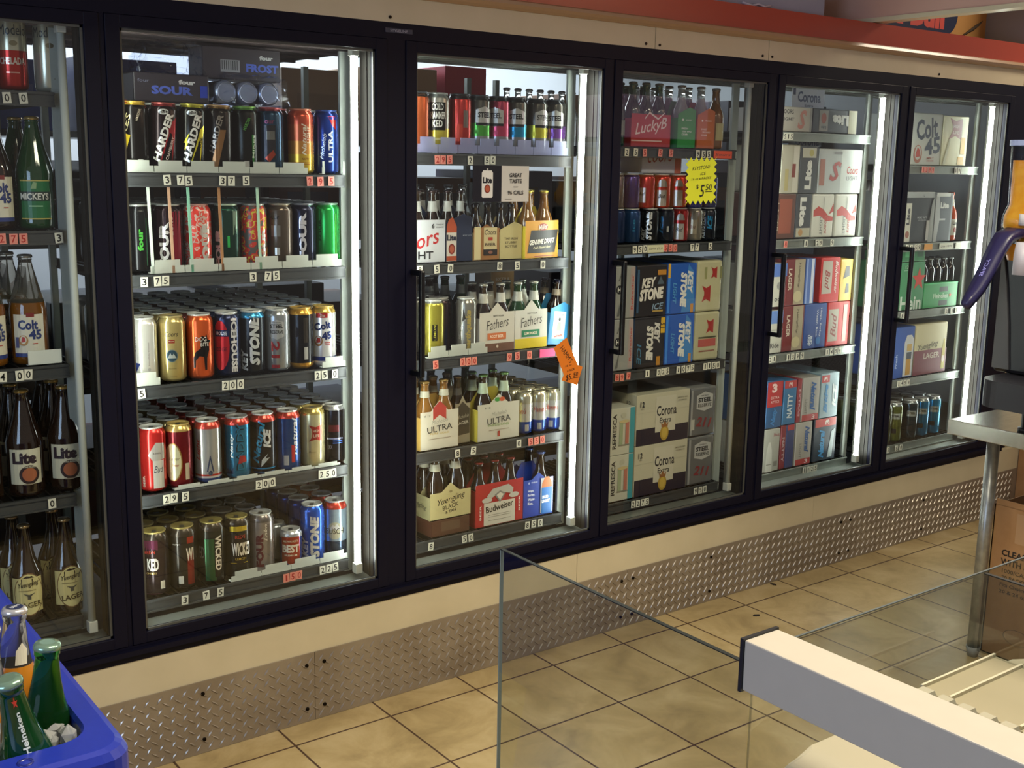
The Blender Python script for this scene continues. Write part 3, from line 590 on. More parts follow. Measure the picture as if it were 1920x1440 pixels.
can(1.179, YF, z, [(.06, '#1c5a8c'), (.10, '#12141c'), (.12, '#2a86b8'), (.86, '#14171f'), (1, '#b63a30')], [('t', 'Natural', -.012, .095, .12, .020, '#2c8cb4', 80, .3, .03), ('t', 'ICE', .012, .105, .055, .022, '#e4e8ea', 90, .2, .06), ('p', .004, .04, [(-.01, -.016), (.014, .010), (.002, .008), (.010, .022), (-.008, .004)], '#c4ccd0')], 'black can with blue upright script and big white word, fourth shelf, second door', G)
can(1.254, YF, z, [(.86, '#16407e'), (1, '#b63a30')], [('t', 'Natural', .022, .10, .11, .016, '#dfe4ea', 90, .3, .03), ('r', .016, .05, .010, .05, '#b8343a'), ('r', -.004, .032, .014, .028, '#b9bdbc')], 'deep blue can with red shoulder, fourth shelf, second door', G)
can(1.332, YF, z, [(.875, '#bfb58c'), (1, '#a4904e')], [('p', .010, .10, [(-.02, -.024), (-.010, -.010), (-.010, .010), (-.02, .024), (0, .018), (.02, .024), (.02, -.024), (0, -.018)], '#a3302a'), ('t', 'HIGH', .012, .107, .018, .008, '#e6dcc0'), ('t', 'LIFE', .012, .093, .018, .008, '#e6dcc0'), ('t', 'Beer', .0, .045, .022, .006, '#8a7c54', 0, .3, 0)], 'cream gold can with a red cross shaped badge, fourth shelf, second door', G, lid='#b09c60')
can(1.402, YF, z, [(.03, '#7c3a3c'), (.90, '#15151d'), (1, '#a9a9a9')], [('r', .0, .105, .03, .02, '#5c2128'), ('r', .004, .075, .05, .005, '#8a90b0'), ('r', .012, .068, .03, .003, '#3c62b8'), ('r', .012, .062, .03, .003, '#3c62b8'), ('t', 'XX', -.01, .05, .012, .012, '#8a8a92')], 'slim black can with dark red and blue bands, right end, fourth shelf, second door', G, r=.033, lid='#cfd1ce')
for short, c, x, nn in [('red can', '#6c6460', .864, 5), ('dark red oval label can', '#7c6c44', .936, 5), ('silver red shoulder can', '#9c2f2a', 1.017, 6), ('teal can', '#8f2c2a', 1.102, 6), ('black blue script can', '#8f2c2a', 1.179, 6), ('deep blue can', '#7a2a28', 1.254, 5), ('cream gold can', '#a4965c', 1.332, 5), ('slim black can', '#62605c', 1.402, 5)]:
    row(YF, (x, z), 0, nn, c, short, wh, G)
stops(.905, 1.40, z, 2, 4, n=6, h=.012, col='#7c807a')

# door 2, shelf 5
z = SZ[2][4]; G = 'cans on the bottom shelf of the second cooler door'; wh = 'bottom shelf, second cooler door'
def wick(x, bodyc, accent, txt, lab, u=0, extra=(), lid='#a89a5c', rot=0):
    art = list(extra)
    return can(x, YF+.004, z, [(.85, bodyc), (1, '#3a332c')], art, lab, G, lid=lid, r=.037, h=.178)
wick(.861, '#2c2124', '', '', 'dark purple can reading KED with a gold lid, leftmost on the bottom shelf', extra=[('r', -.014, .08, .045, .15, '#5e2440'), ('r', -.012, .085, .04, .045, '#241a1a'), ('t', 'RED\'S', -.014, .122, .03, .008, '#c0392c'), ('t', 'KED', -.006, .088, .030, .034, '#e8e4dc', 0, 0, .04), ('t', 'CHERRY', -.01, .064, .028, .006, '#b09a5a'), ('r', .018, .03, .012, .022, '#d0cec4')], )
wick(.938, '#27231f', '', '', 'dark can with red apple side and white letters WI, bottom shelf', extra=[('r', .022, .06, .02, .09, '#7c2420'), ('r', .022, .14, .02, .018, '#a03024'), ('t', 'WI', .020, .10, .022, .036, '#e8e4dc', 0, 0, .04), ('t', 'net wt', -.016, .13, .02, .005, '#a8a49a'), ('r', -.006, .03, .013, .022, '#d0cec4')])
wick(1.021, '#222420', '', '', 'dark green can with WICKED in white upright letters, bottom shelf', extra=[('r', -.004, .07, .03, .12, '#1c4c2c'), ('t', 'ED', -.030, .09, .02, .034, '#a8a49c'), ('r', .020, .08, .026, .12, '#1d1b1a'), ('t', 'WICKED', .018, .088, .10, .018, '#e8e4dc', -90, 0, .04)])
wick(1.095, '#2a2622', '', '', 'black can with yellow top and base bands reading WIC, bottom shelf', extra=[('r', .006, .022, .05, .05, '#b89e2a'), ('r', .006, .145, .05, .014, '#c0a830'), ('e', .008, .085, .052, .085, '#241d1a'), ('t', 'RED\'S', .010, .122, .028, .010, '#b8382c'), ('t', 'WICKED', .014, .086, .056, .038, '#e8e4dc', 0, 0, .04), ('t', 'LEMON', .01, .058, .03, .007, '#b09a40')])
can(1.168, YF+.004, z, [(.85, '#8c8583'), (1, '#6c6664')], [('t', 'FOUR', -.004, .07, .10, .022, '#5c2430', 90, 0, .06), ('t', 'Loko', .014, .12, .05, .012, '#e0dcd8', 90, .4), ('r', .022, .08, .008, .13, '#6f6865')], 'grey silver can with dark maroon upright letters, bottom shelf', G, r=.037)
can(1.256, YF-.004, z, [(.80, '#24387c'), (1, '#b8bcc0')], [('r', 0, .055, .056, .075, '#9c3424'), ('p', 0, .02, [(-.022, .006), (.022, .006), (0, -.014)], '#9c3424'), ('t', "MILWAUKEE'S", 0, .080, .044, .006, '#e4dccb'), ('t', 'BEST', 0, .058, .050, .024, '#ece8de', 0, 0, .05), ('t', 'PREMIUM', 0, .038, .036, .005, '#e4dccb')], 'short blue and silver can with red label reading BEST, bottom shelf', G, r=.033, h=.112)
can(1.327, YF, z, [(1, '#1c4fae')], [('t', 'KEY', -.022, .05, .06, .020, '#c8cede', 90, .2, .05), ('t', 'STONE', .008, .080, .125, .028, '#d6dade', 90, .2, .06)], 'bright blue can with big pale upright letters, bottom shelf', G)
can(1.402, YF, z, [(.30, '#2c3a4c'), (.85, '#8fa3b4'), (1, '#c23c2e')], [('e', 0, .085, .050, .052, '#b9b8a2'), ('p', 0, .094, [(-.018, -.006), (-.006, .010), (0, .004), (.006, .014), (.018, -.006)], '#d9dcdc'), ('t', 'BUSCH', 0, .084, .054, .017, '#20262e', 0, 0, .0)], 'pale blue can with red shoulder and mountain badge, right end of the bottom shelf', G)
for short, c, x, nn, h_, r_, l_ in [('purple can', '#2c2124', .855, 4, .178, .036, '#8a7c4c'), ('red apple side can', '#27231f', .925, 3, .178, .036, '#8a7c4c'), ('dark green can', '#222420', 1.005, 3, .178, .036, '#8a7c4c'), ('yellow banded can', '#2a2622', 1.085, 2, .178, .036, '#8c8474'), ('grey silver can', '#4c4644', 1.155, 3, CANH, .036, '#8c8c88'), ('short blue can', '#8a8f94', 1.245, 2, .112, .033, '#a9aba8'), ('bright blue can', '#152f70', 1.322, 3, CANH, .036, '#b0b2b0'), ('pale blue can', '#9c2a26', 1.398, 3, CANH, .036, '#b0b2b0')]:
    row(YF+.004, (x, z), 0, nn, c, short, wh, G, lid=l_, h=h_, r=r_)
stops(1.055, 1.42, z, 2, 5, n=4, h=.028)
# behind the top shelf: shrink wrapped packs and cans lying with bases out
# ------------------------------------------------------------ cartons
def carton(x0, x1, z0, h, depth, base, front, label, group, left=(), side=None, y0=.112, rz=0, name='beer_carton', chamf=.003, cat='beer case', top=None):
    w_ = x1-x0; mb = MB(); m = M(base, 'card') if isinstance(base, str) else base
    mb.box(-w_/2, 0, 0, w_/2, depth, h, m, chamf)
    if side:
        mb.box(-w_/2-.0006, .003, .002, -w_/2+.002, depth-.003, h-.002, M(side, 'card'))
    art_flat(mb, front, lambda u, v, o: (u, -o, v))
    art_flat(mb, left, lambda u, v, o: (-w_/2-.0006-o, depth-u, v))
    if top: mb.box(-w_/2+.002, .002, h-.002, w_/2-.002, depth-.002, h+.0006, M(top, 'card'))
    o = mb.build(name); o.location = ((x0+x1)/2, y0, z0); o.rotation_euler = (0, 0, rz)
    return tag(o, label, cat, group)

# ------------------------------------------------------------ bottles
LONG = [(.024, 0), (.030, .004), (.0305, .012), (.0305, .110), (.027, .128), (.018, .148), (.0145, .165), (.0125, .196), (.0140, .197), (.0140, .203), (.0125, .204), (.0125, .208)]
QUART = [(.038, 0), (.043, .005), (.0435, .015), (.0435, .135), (.040, .150), (.028, .190), (.017, .235), (.0145, .250), (.0165, .252), (.0145, .256), (.0145, .262)]
def bottle(prof, glass, cap, label, group, loc=(0, 0, 0), neck=None, art=(), R0=None, rz=0, name='beer_bottle', liquid=None, tilt=(0, 0), seg=20):
    if liquid:
        l, zt = liquid; z0s = sorted(set([z for _, z in prof]+[zt])); pf = [(pr(prof, z), z) for z in z0s]; mats = [l if b_[1] <= zt+1e-6 else glass for a_, b_ in zip(pf, pf[1:])]
    else: pf = prof; mats = [glass]*(len(prof)-1)
    mb = MB().lathe(pf, mats, seg); Rr = max(r for r, _ in prof)
    if neck:
        z0, z1, c = neck; n = 4; mb.lathe([(pr(prof, z0+(z1-z0)*i/n)+.0006, z0+(z1-z0)*i/n) for i in range(n+1)], M(c, 'card'), seg, cap0=False, cap1=False)
    o = thing(name, loc, label, 'bottle', group); o.rotation_euler = (tilt[0], tilt[1], rz)
    mb.build('bottle_body', o)
    if art: lb_ = MB(); art_cyl(lb_, art, prof, Rr, 'card', .0006); lb_.build('bottle_label', o)
    zt = prof[-1][1]; cm = M(cap, 'can'); c = MB()
    rr = prof[-1][0]+.0012
    c.lathe([(rr+.0018, zt-.005), (rr+.0018, zt-.001), (rr, zt+.002), (rr*.6, zt+.003)], cm, 20)
    c.build('bottle_cap', o)
    return tag(o, label, 'bottle', group)

def carrier(x0, x1, z0, front, label, base, short, glass, cap, group, wh, neck=None, side=None, h=.118, peak=.036, shoulder=0, depth=.125, y0=.112, rz=0, tilt=0, left=(), rows=2, cols=None, handle=None, bprof=LONG, shape='peak', skip=(), lift=.0):
    w_ = x1-x0; cx = (x0+x1)/2; m = M(base, 'card'); ms = M(side or base, 'card')
    t = thing('bottle_carrier', (cx, y0+depth/2, z0), label, 'six pack', group, rz); t.rotation_euler = (0, R(tilt), rz)
    a = w_/2
    if shape == 'peak': P_ = [(-a, 0), (a, 0), (a, h), (a*.45, h), (0, h+peak), (-a*.45, h), (-a, h)]
    elif shape == 'flat': P_ = [(-a, 0), (a, 0), (a, h), (-a, h)]
    elif shape == 'slope': P_ = [(-a, 0), (a, 0), (a, h+peak*.5), (a*.3, h+peak), (-a, h-peak*.2)]
    mb = MB(); mb.prism(P_, .0012, lambda u, v, d: (u, -depth/2+d, v), m)
    art_flat(mb, front, lambda u, v, o: (u, -depth/2-o, v)); mb.build('front_panel', t)
    mb = MB(); mb.prism(P_, .0012, lambda u, v, d: (u, depth/2-d, v), ms); mb.build('rear_panel', t)
    for s_ in (-1, 1):
        mb = MB(); mb.box(s_*a-.0006, -depth/2, 0, s_*a+.0006, depth/2, h*.86, ms)
        if s_ < 0: art_flat(mb, left, lambda u, v, o: (-a-.0006-o, depth/2-u, v))
        mb.build('side_panel', t)
    mb = MB().box(-a, -depth/2, 0, a, depth/2, .0012, ms); mb.build('bottom_panel', t)
    mb = MB(); hp = [(-a*.92, 0), (a*.92, 0), (a*.92, h*.9), (a*.4, h*1.35), (-a*.4, h*1.35), (-a*.92, h*.9)]
    mb.prism(hp, .0012, lambda u, v, d: (u, d, v), M(handle, 'card') if handle else ms); mb.build('divider', t)
    cols = cols or max(2, round(w_/.064)); px_ = w_/cols; pos = {0: 'front', 1: 'back'}
    ct = ['left', 'middle', 'right'] if cols == 3 else (['left', 'right'] if cols == 2 else ['first', 'second', 'third', 'fourth'])
    src = None; rr = min(px_, depth/2)/2-.001
    sc_ = rr/.0305 if rr < .0305 else 1
    for r_ in range(rows):
        for c_ in range(cols):
            if (r_, c_) in skip: continue
            lx, ly = -a+px_*(c_+.5), -depth/4+r_*depth/2
            ca, sa = math.cos(rz), math.sin(rz); loc = (cx+lx*ca-ly*sa, y0+depth/2+lx*sa+ly*ca, z0+.0015+lift+ (-lx*math.sin(R(tilt)) if tilt else 0))
            lb = '%s bottle, %s row %s, held in the %s' % (cap_word(glass), pos[r_], ct[c_], short)
            if src is None:
                src = bottle(bprof, glass, cap, lb, 'bottles held in the '+short, loc, neck); src.scale = (sc_, sc_, 1); src.rotation_euler = (0, R(tilt), 0)
            else: dup(src, loc, None, lb)
    return t
def cap_word(glass): return {'BROWN': 'brown', 'GREEN': 'green'}.get({id(BROWN_B): 'BROWN', id(GREEN_B): 'GREEN'}.get(id(glass), ''), 'amber' if glass in (AMBER_B, GOLD_B) else 'clear')

# ------------------------------------------------------------ door 3
z = SZ[3][0]; G = 'tall cans on the top shelf of the third cooler door'
def steel(x, col, lab, lid='#3a3d42', txt='STEEL', off=0, badge='#b9b8b0'):
    can(x, YF, z, [(.30, '#8a8a8e'), (.52, col), (.9, '#46443f' if col != '#b23c5c' else '#8a2c44'), (1, '#2a2c30')], [('p', off, .112, [(-.028, -.022), (0, -.030), (.028, -.022), (.028, .018), (0, .028), (-.028, .018)], badge), ('r', off, .088, .056, .008, '#26262a'), ('t', txt, off, .115, .044, .016, '#25252a', 0, 0, .03), ('r', .0, .065, .03, .012, col)], lab, G, lid=lid)
can(1.685, YF, z, [(.9, '#b4562c'), (1, '#3a302c')], [('r', .018, .09, .02, .15, '#c87a4c')], 'orange can half hidden at the left end, top shelf, third door', G, lid='#3a3d42')
can(1.757, YF, z, [(.12, '#a89c3a'), (.4, '#b8a83c'), (.9, '#8e8c84'), (1, '#7a7d7c')], [('r', .0, .105, .05, .080, '#1c1a1a'), ('t', 'COLD', .0, .132, .036, .020, '#dcdad2', 0, 0, .03), ('t', 'HAMMER', .002, .108, .046, .020, '#dcdad2', 0, 0, .03), ('t', 'KED', .0, .084, .030, .020, '#dcdad2', 0, 0, .03), ('r', .0, .04, .05, .006, '#e0d8a0')], 'silver and yellow can with black block of white capitals, top shelf, third door', G, lid='#8a8d8c')
can(1.835, YF, z, [(.9, '#a32c28'), (1, '#33262a')], [('r', -.022, .09, .02, .15, '#5c1c24'), ('r', .0, .06, .02, .05, '#c04434'), ('r', .020, .10, .016, .05, '#7c7068')], 'red can with dark left side, top shelf, third door', G, lid='#2a2a30')
steel(1.905, '#4a9c3c', 'can with a grey badge over bright green, top shelf, third door', off=.020)
steel(1.977, '#b23c5c', 'can with a grey badge over magenta and purple, top shelf, third door', off=-.010)
steel(2.045, '#1c7fa6', 'can with a grey badge over teal blue, top shelf, third door', off=.004)
steel(2.127, '#b8b034', 'can with a grey badge over lemon yellow, top shelf, third door', off=.024)
steel(2.2, '#7a4c9c', 'can with a grey badge over violet, right end of top shelf, third door', off=.004)
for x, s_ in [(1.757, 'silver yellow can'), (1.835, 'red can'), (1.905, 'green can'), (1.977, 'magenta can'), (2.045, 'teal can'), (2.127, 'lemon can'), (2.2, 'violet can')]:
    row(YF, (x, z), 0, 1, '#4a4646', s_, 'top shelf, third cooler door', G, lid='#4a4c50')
stops(1.66, 2.225, z, 3, 1, n=8, h=.045, col='#a6acc0')
src = None
for i in range(7):
    loc = (2.13+.046*i, .31, z)
    lb = 'clear glass bottle top, %s of seven behind the cans, top shelf, third door' % ORD[i]
    if src is None: src = bottle([(r*.75, zz*1.02) for r, zz in LONG], CLEAR_B, '#6c6f72', lb, 'clear bottles behind the top shelf cans', loc)
    else: dup(src, loc, None, lb)
# shelf 2
z = SZ[3][1]; G = 'six packs on the second shelf of the third cooler door'; wh = ''
carrier(1.60, 1.765, z, [('t', 'Coors', -.018, .062, .16, .046, '#b83232', 14, .3, .01), ('t', 'LIGHT', -.018, .022, .115, .024, '#26262a', 0, 0, .02), ('t', '6', .038, .108, .010, .014, '#26262a'), ('t', 'TWELVE', .062, .112, .026, .004, '#4a4a4a'), ('t', 'OUNCE', .062, .104, .026, .004, '#4a4a4a')], 'white carrier with big red script at the left end, second shelf, third door', '#c3c6ca', 'white carrier, third door', BROWN_B, '#3a2c2c', G, wh, neck=(.148, .178, '#a8a8a4'), side='#3c4c70', shape='flat', h=.126)
carrier(1.768, 1.862, z, [('r', 0, .05, .094, .07, '#1c2740'), ('r', -.028, .044, .036, .086, '#c9c2b6'), ('p', -.028, .087, [(-.018, 0), (.018, 0), (.018, .018), (.004, .046), (-.010, .04), (-.018, .020)], '#a84a2a'), ('r', -.028, .010, .036, .014, '#a84a2a'), ('t', 'Lite', -.028, .072, .034, .018, '#1c2238', 0, 0, .05), ('e', -.028, .038, .024, .032, '#7c2c24'), ('e', -.028, .038, .016, .022, '#a8563c'), ('t', 'MORE TASTE', .028, .078, .032, .004, '#8a9098')], 'narrow navy carrier with an orange bottle picture, second shelf, third door', '#1c2740', 'navy carrier, third door', BROWN_B, '#2c2024', G, wh, neck=(.148, .178, '#b5b5b0'), shape='slope', h=.122, peak=.02)
carrier(1.868, 1.965, z, [('r', -.034, .052, .024, .10, '#cdbf92'), ('r', .014, .062, .050, .076, '#c7b78a'), ('t', 'Coors', .014, .086, .044, .016, '#3a2f26', 0, .3, .01), ('r', .014, .065, .016, .010, '#a83a2a'), ('t', 'BEER', .014, .048, .040, .009, '#4a3a2a', 0, 0, .02), ('r', .014, .024, .052, .018, '#241d1c'), ('e', .014, .024, .016, .010, '#8a5a4a')], 'brown and cream carrier with white script badge, second shelf, third door', '#9a6a3c', 'brown and cream carrier', BROWN_B, '#1c1a1e', G, wh, side='#c8b98a', h=.098, peak=.012, cols=2, bprof=[(r*1.05, zz*.80) for r, zz in LONG])
carrier(1.968, 2.052, z, [('t', 'THE IRISH', .0, .064, .052, .007, '#5c5136'), ('t', 'STUBBY', .0, .052, .046, .007, '#5c5136'), ('t', 'BOTTLE', .0, .040, .046, .007, '#5c5136')], 'plain cream carrier with three small lines of print, second shelf, third door', '#bdb07c', 'plain cream carrier', BROWN_B, '#1c1a1e', G, wh, h=.096, peak=.02, cols=2, shape='slope', bprof=[(r*1.05, zz*.80) for r, zz in LONG])
carrier(2.05, 2.20, z, [('p', 0, .05, [(-.066, -.034), (.060, -.034), (.074, .038), (-.050, .038)], '#26221f'), ('e', .004, .098, .044, .022, '#9c3424'), ('t', 'Miller', .004, .098, .042, .016, '#e0d8c8', 8, .3), ('t', 'GENUINE DRAFT', 0, .052, .116, .016, '#e4dfd0', 3, .3, .04), ('t', 'Cold Filtered Beer', 0, .034, .08, .008, '#d8cfa8', 3, .3), ('r', .01, .006, .09, .002, '#9c3424')], 'tilted yellow and black carrier with red oval, right end, second shelf, third door', '#d0962c', 'yellow and black carrier', GOLD_B, '#c0b050', G, wh, side='#dcc83c', h=.118, peak=.006, shape='flat', rz=R(8))
# small dark bottles and pale caps behind
srcb = None
for i in range(6):
    loc = (1.90+.066*i+.02*(i%2), .50+.04*(i % 2), z)
    lb = 'clear bottle behind the six packs, %s from left, second shelf, third door' % ORD[i]
    if srcb is None: srcb = bottle([(r, zz*1.05) for r, zz in LONG], CLEAR_B, '#8a8c8c', lb, 'bottles behind the second shelf six packs', loc)
    else: dup(srcb, loc, None, lb)
carton(1.80, 1.93, z, .19, .1, '#8a3040', [('r', 0, .16, .08, .02, '#5c1c28')], 'dark red carton standing at the back of the second shelf, third door', None, y0=.58)
carton(2.24-.0, 2.36, z, .225, .12, '#c7c6bc', [('t', 'HURRICANE', 0, .20, .10, .014, '#b8342c', 0, .2, .03)], 'white carton with red slanted word at the back, second shelf, third door', None, y0=.56)
# shelf 3
z = SZ[3][2]; G = 'tall cans on the third shelf of the third cooler door'
can(1.669, YF+.055, z, [(1, '#7fa4bc')], [('r', .0, .02, .06, .03, '#b9b83c')], 'pale blue can partly behind the black handle, third shelf, third door', G)
can(1.742, YF, z, [(.93, '#a99f38'), (1, '#8a8d8a')], [('r', .008, .075, .016, .05, '#2c2a22'), ('t', 'LEMON', .008, .075, .045, .008, '#d8cc4c', 90)], 'yellow can with a small dark label, third shelf, third door', G)
can(1.794, YF+.045, z, [(.93, '#3a2c2e'), (1, '#a0a0a0')], [('t', 'four loko', .0, .085, .12, .02, '#8c2c3c', 90, .2, .03), ('p', .022, .04, [(-.01, -.03), (.01, -.03), (.008, .05), (-.004, .03)], '#141a34')], 'dark can with dim crimson upright letters, third shelf, third door', G)
can(1.863, YF-.004, z, [(.10, '#1c1a1c'), (1, '#85837b')], [('t', 'earthquake', .010, .075, .125, .022, '#c9b464', 90, .2, .05), ('t', 'High Gravity', -.012, .08, .07, .010, '#d8d8d0', 78, .3), ('p', .0, .12, [(-.012, -.02), (.0, -.01), (-.008, .02)], '#3c3a34')], 'silver can with cream bubble lettering running upwards, third shelf, third door', G, r=.033)
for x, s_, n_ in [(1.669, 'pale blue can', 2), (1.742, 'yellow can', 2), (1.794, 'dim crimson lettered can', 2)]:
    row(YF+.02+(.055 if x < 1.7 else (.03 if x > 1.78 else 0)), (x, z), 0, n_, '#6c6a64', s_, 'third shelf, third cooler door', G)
stops(1.70, 1.92, z, 3, 3, n=3, h=.035)
G = 'six packs on the third shelf of the third cooler door'
NYF = lambda t, c: [('t', 'NOT YOUR', .004, .112, .040, .006, '#4a4640'), ('t', 'Fathers', 0, .088, .088, .030, '#3a3632', 8, .35, -.005), ('r', -.002, .048, .072, .022, c), ('t', t, -.002, .048, .050, .009, '#f0e0c8')]
carrier(1.895, 2.030, z, [('r', 0, .013, .134, .026, '#6a4a3a')]+NYF('ROOT BEER', '#c46a3a')+[('e', 0, .016, .008, .010, '#c8b8a4')], 'white carrier with black script and orange band, third shelf, third door', '#c6c1b4', 'orange banded carrier', BROWN_B, '#b4b4ac', G, wh, neck=(.150, .180, '#c2c0b4'), h=.124, peak=.030, cols=2)
carrier(2.032, 2.162, z, [('r', 0, .016, .129, .032, '#c9b52c')]+NYF('LEMONADE', '#2c7a58'), 'white carrier with black script and green band over yellow, third shelf, third door', '#c9c7bc', 'green banded carrier', GREEN_B, '#b4b8ac', G, wh, neck=(.150, .180, '#c6c8bc'), h=.124, peak=.032, cols=2)
carrier(2.166, 2.245, z, [('r', .0, .066, .050, .09, '#c9d4d4'), ('t', 'WHITE', 0, .10, .03, .006, '#3a4a5c'), ('e', .0, .085, .010, .012, '#3a3632'), ('p', 0, .062, [(-.010, -.016), (.010, -.016), (.006, .014), (-.006, .014)], '#8a8c84'), ('t', 'wheat', 0, .032, .036, .010, '#b8402c', 12, .3)], 'sky blue carrier with a small drawn figure, right of the white carriers', '#3c8cc0', 'sky blue carrier', BROWN_B, '#1c1a2c', G, wh, neck=(.160, .180, '#8a7c68'), h=.122, peak=.02, cols=1, rows=2, tilt=6, shape='slope')
xs = 0
for i in range(11):
    g = i % 3 == 2
    loc = (1.72+.062*(i % 6), .42+.066*(i//6), z)
    lb = 'pale capped bottle in the block behind, %s row, %s from left, third shelf, third door' % (['near', 'far'][i//6], ORD[i % 6])
    bottle(LONG, BROWN_B if i % 6 < 4 else GREEN_B, '#8a8c88', lb, 'bottles at the back of the third shelf, third door', loc, neck=(.150, .180, '#8a8c86'), seg=14)
carton(2.18, 2.28, z, .22, .1, '#c0a070', [('t', 'EXTRA', 0, .185, .06, .012, '#e6e0d0', 0, 0, .02)], 'tan carton with white capitals at the back right, third shelf, third door', None, y0=.45)
# shelf 4
z = SZ[3][3]; G = 'six packs on the fourth shelf of the third cooler door'
def ultra(extra, ux=0): return [('t', '6 12', -.045, .108, .022, .006, '#5a5a54'), ('t', 'Michelob', ux+.0, .088, .06, .012, '#8a8a82', 6, .4, -.01), ('t', 'ULTRA', ux, .066, .092, .020, '#4a4844', 5, 0, .01), ('r', ux, .034, .08, .002, '#9a8a78')]+extra
carrier(1.679, 1.818, z, [('p', 0, .118, [(-.024, -.026), (0, -.010), (.024, -.026), (.024, .012), (0, .034), (-.024, .012)], '#a83a34'), ('t', 'PURE GOLD', 0, .050, .07, .006, '#b8a05c')]+ultra([]), 'white carrier with a red chevron, leftmost on the fourth shelf, third door', '#c3bca9', 'red chevron carrier', GOLD_B, '#8a7040', G, wh, neck=(.160, .180, '#b8b4a0'), side='#c09a50', h=.120, peak=.034, cols=2)
carrier(1.822, 1.878, z+.0, [('p', 0, .06, [(-.026, -.035), (.026, -.030), (.026, .050), (.0, .074), (-.026, .050)], '#3a342c'), ('t', 'Michelob', .0, .086, .046, .012, '#8f8a7c', 8, .4), ('t', 'LAGER', 0, .066, .044, .010, '#b8b4a8', 5, 0, .02)], 'dark brown carrier reading LAGER set back between the white ones', '#8f8670', 'dark brown carrier', BROWN_B, '#6c5c40', G, wh, neck=(.150, .172, '#4a4640'), h=.128, peak=.024, y0=.135, cols=1, rows=2)
carrier(1.892, 2.056, z, [('e', -.006, .132, .022, .014, '#3a8a3c'), ('e', .012, .132, .022, .014, '#b5502c'), ('t', 'INFUSIONS', 0, .050, .08, .008, '#8aa06c'), ('r', 0, .020, .010, .018, '#9c3a2c')]+ultra([]), 'white carrier with green and red fruit mark, middle of the fourth shelf, third door', '#bdb9a8', 'fruit mark carrier', BROWN_B, '#5a7c4c', G, wh, neck=(.150, .184, '#a9b89c'), side='#b8a840', h=.120, peak=.030, cols=2)
G = 'slim cans at the right end of the fourth shelf of the third cooler door'
for i, (x, u) in enumerate([(2.100, -.014), (2.160, .008), (2.218, .0)]):
    can(x, YF, z, [(.30, '#2a4aa0'), (.72, '#cfcfca'), (1, '#b9b49a')], [('t', "Hamm's", u, .078, .045, .018, '#b8382c', 0, .35, .01), ('r', u-.002 if i else .012, .022, .014, .022, '#c0c4c8')], ['white over blue can with red script, nearest the fruit carrier, fourth shelf', 'white over blue can with red script, middle of three, fourth shelf', 'white over blue can with red script, by the light tube, fourth shelf'][i], G, h=.140, r=.029, lid='#b0a988')
    row(YF, (x, z), 0, 5, [(.30, '#2a4aa0'), (.72, '#cfcfca'), (1, '#b9b49a')], ['left slim blue can', 'middle slim blue can', 'right slim blue can'][i], 'fourth shelf, third cooler door', G, h=.140, r=.029, pitch=.060, lid='#b0a988')
for i in range(8):
    loc = (1.72+.068*(i % 5), .33+.07*(i//5), z)
    bottle(LONG, BROWN_B if i % 5 < 3 else GREEN_B, '#5a5648', 'bottle in the dark block behind, %s row, %s from left, fourth shelf, third door' % (['near', 'far'][i//5], ORD[i % 5]), 'bottles at the back of the fourth shelf, third door', loc, seg=14)
# shelf 5
z = SZ[3][4]; G = 'six packs on the bottom shelf of the third cooler door'
carrier(1.715, 1.868, z+.055, [('t', 'Yuengling', .004, .060, .105, .026, '#2a261e', 10, .4, .0), ('t', 'BLACK', .0, .038, .060, .014, '#2c261e', 8, 0, .0), ('t', '& TAN', .0, .022, .040, .009, '#4a4030', 8), ('e', 0, .086, .012, .008, '#8a7c54')], 'cream carrier with black script, leftmost on the bottom shelf, third door', '#b3a878', 'cream script carrier', BROWN_B, '#8c8470', G, wh, neck=(.150, .172, '#b4b09a'), side='#8c8460', h=.086, peak=.028, cols=2, rz=R(0), left=[('t', 'Yuengling', .062, .04, .09, .02, '#3a3424', -6, .4)], lift=-.0)
carton(1.72, 1.864, z, .052, .20, '#4a2c20', [('r', 0, .03, .07, .03, '#5a4434')], 'dark brown low carton under the cream script carrier, bottom shelf', None, chamf=.001)
carrier(1.888, 2.078, z, [('r', 0, .040, .125, .075, '#c4bfb0'), ('t', 'Budweiser', 0, .060, .110, .022, '#26221e', 6, 0, .02), ('r', 0, .036, .09, .0016, '#8a857a'), ('r', 0, .030, .09, .0016, '#8a857a'), ('r', 0, .018, .09, .0016, '#8a857a'), ('p', 0, .105, [(-.052, -.004), (-.030, .018), (.034, .026), (.054, .010), (.050, -.008), (.0, .004), (-.046, -.018)], '#a9a79c'), ('p', 0, .096, [(-.022, .006), (0, .018), (.022, .006), (0, -.022)], '#7c7a74'), ('p', 0, .096, [(-.014, .004), (0, .012), (.014, .004), (0, -.014)], '#c4bfb0'), ('e', -.052, .088, .040, .018, '#b4b0a4'), ('e', .056, .092, .040, .018, '#b4b0a4'), ('t', 'BEER', -.078, .05, .05, .006, '#e0d8cc', 90), ('t', 'BEER', .078, .06, .05, .006, '#e0d8cc', 90)], 'red carrier with silver crest and cream label, bottom shelf, third door', '#a52224', 'red crest carrier', BROWN_B, '#7c2420', G, wh, side='#8a1c1e', h=.142, shape='flat', cols=3)
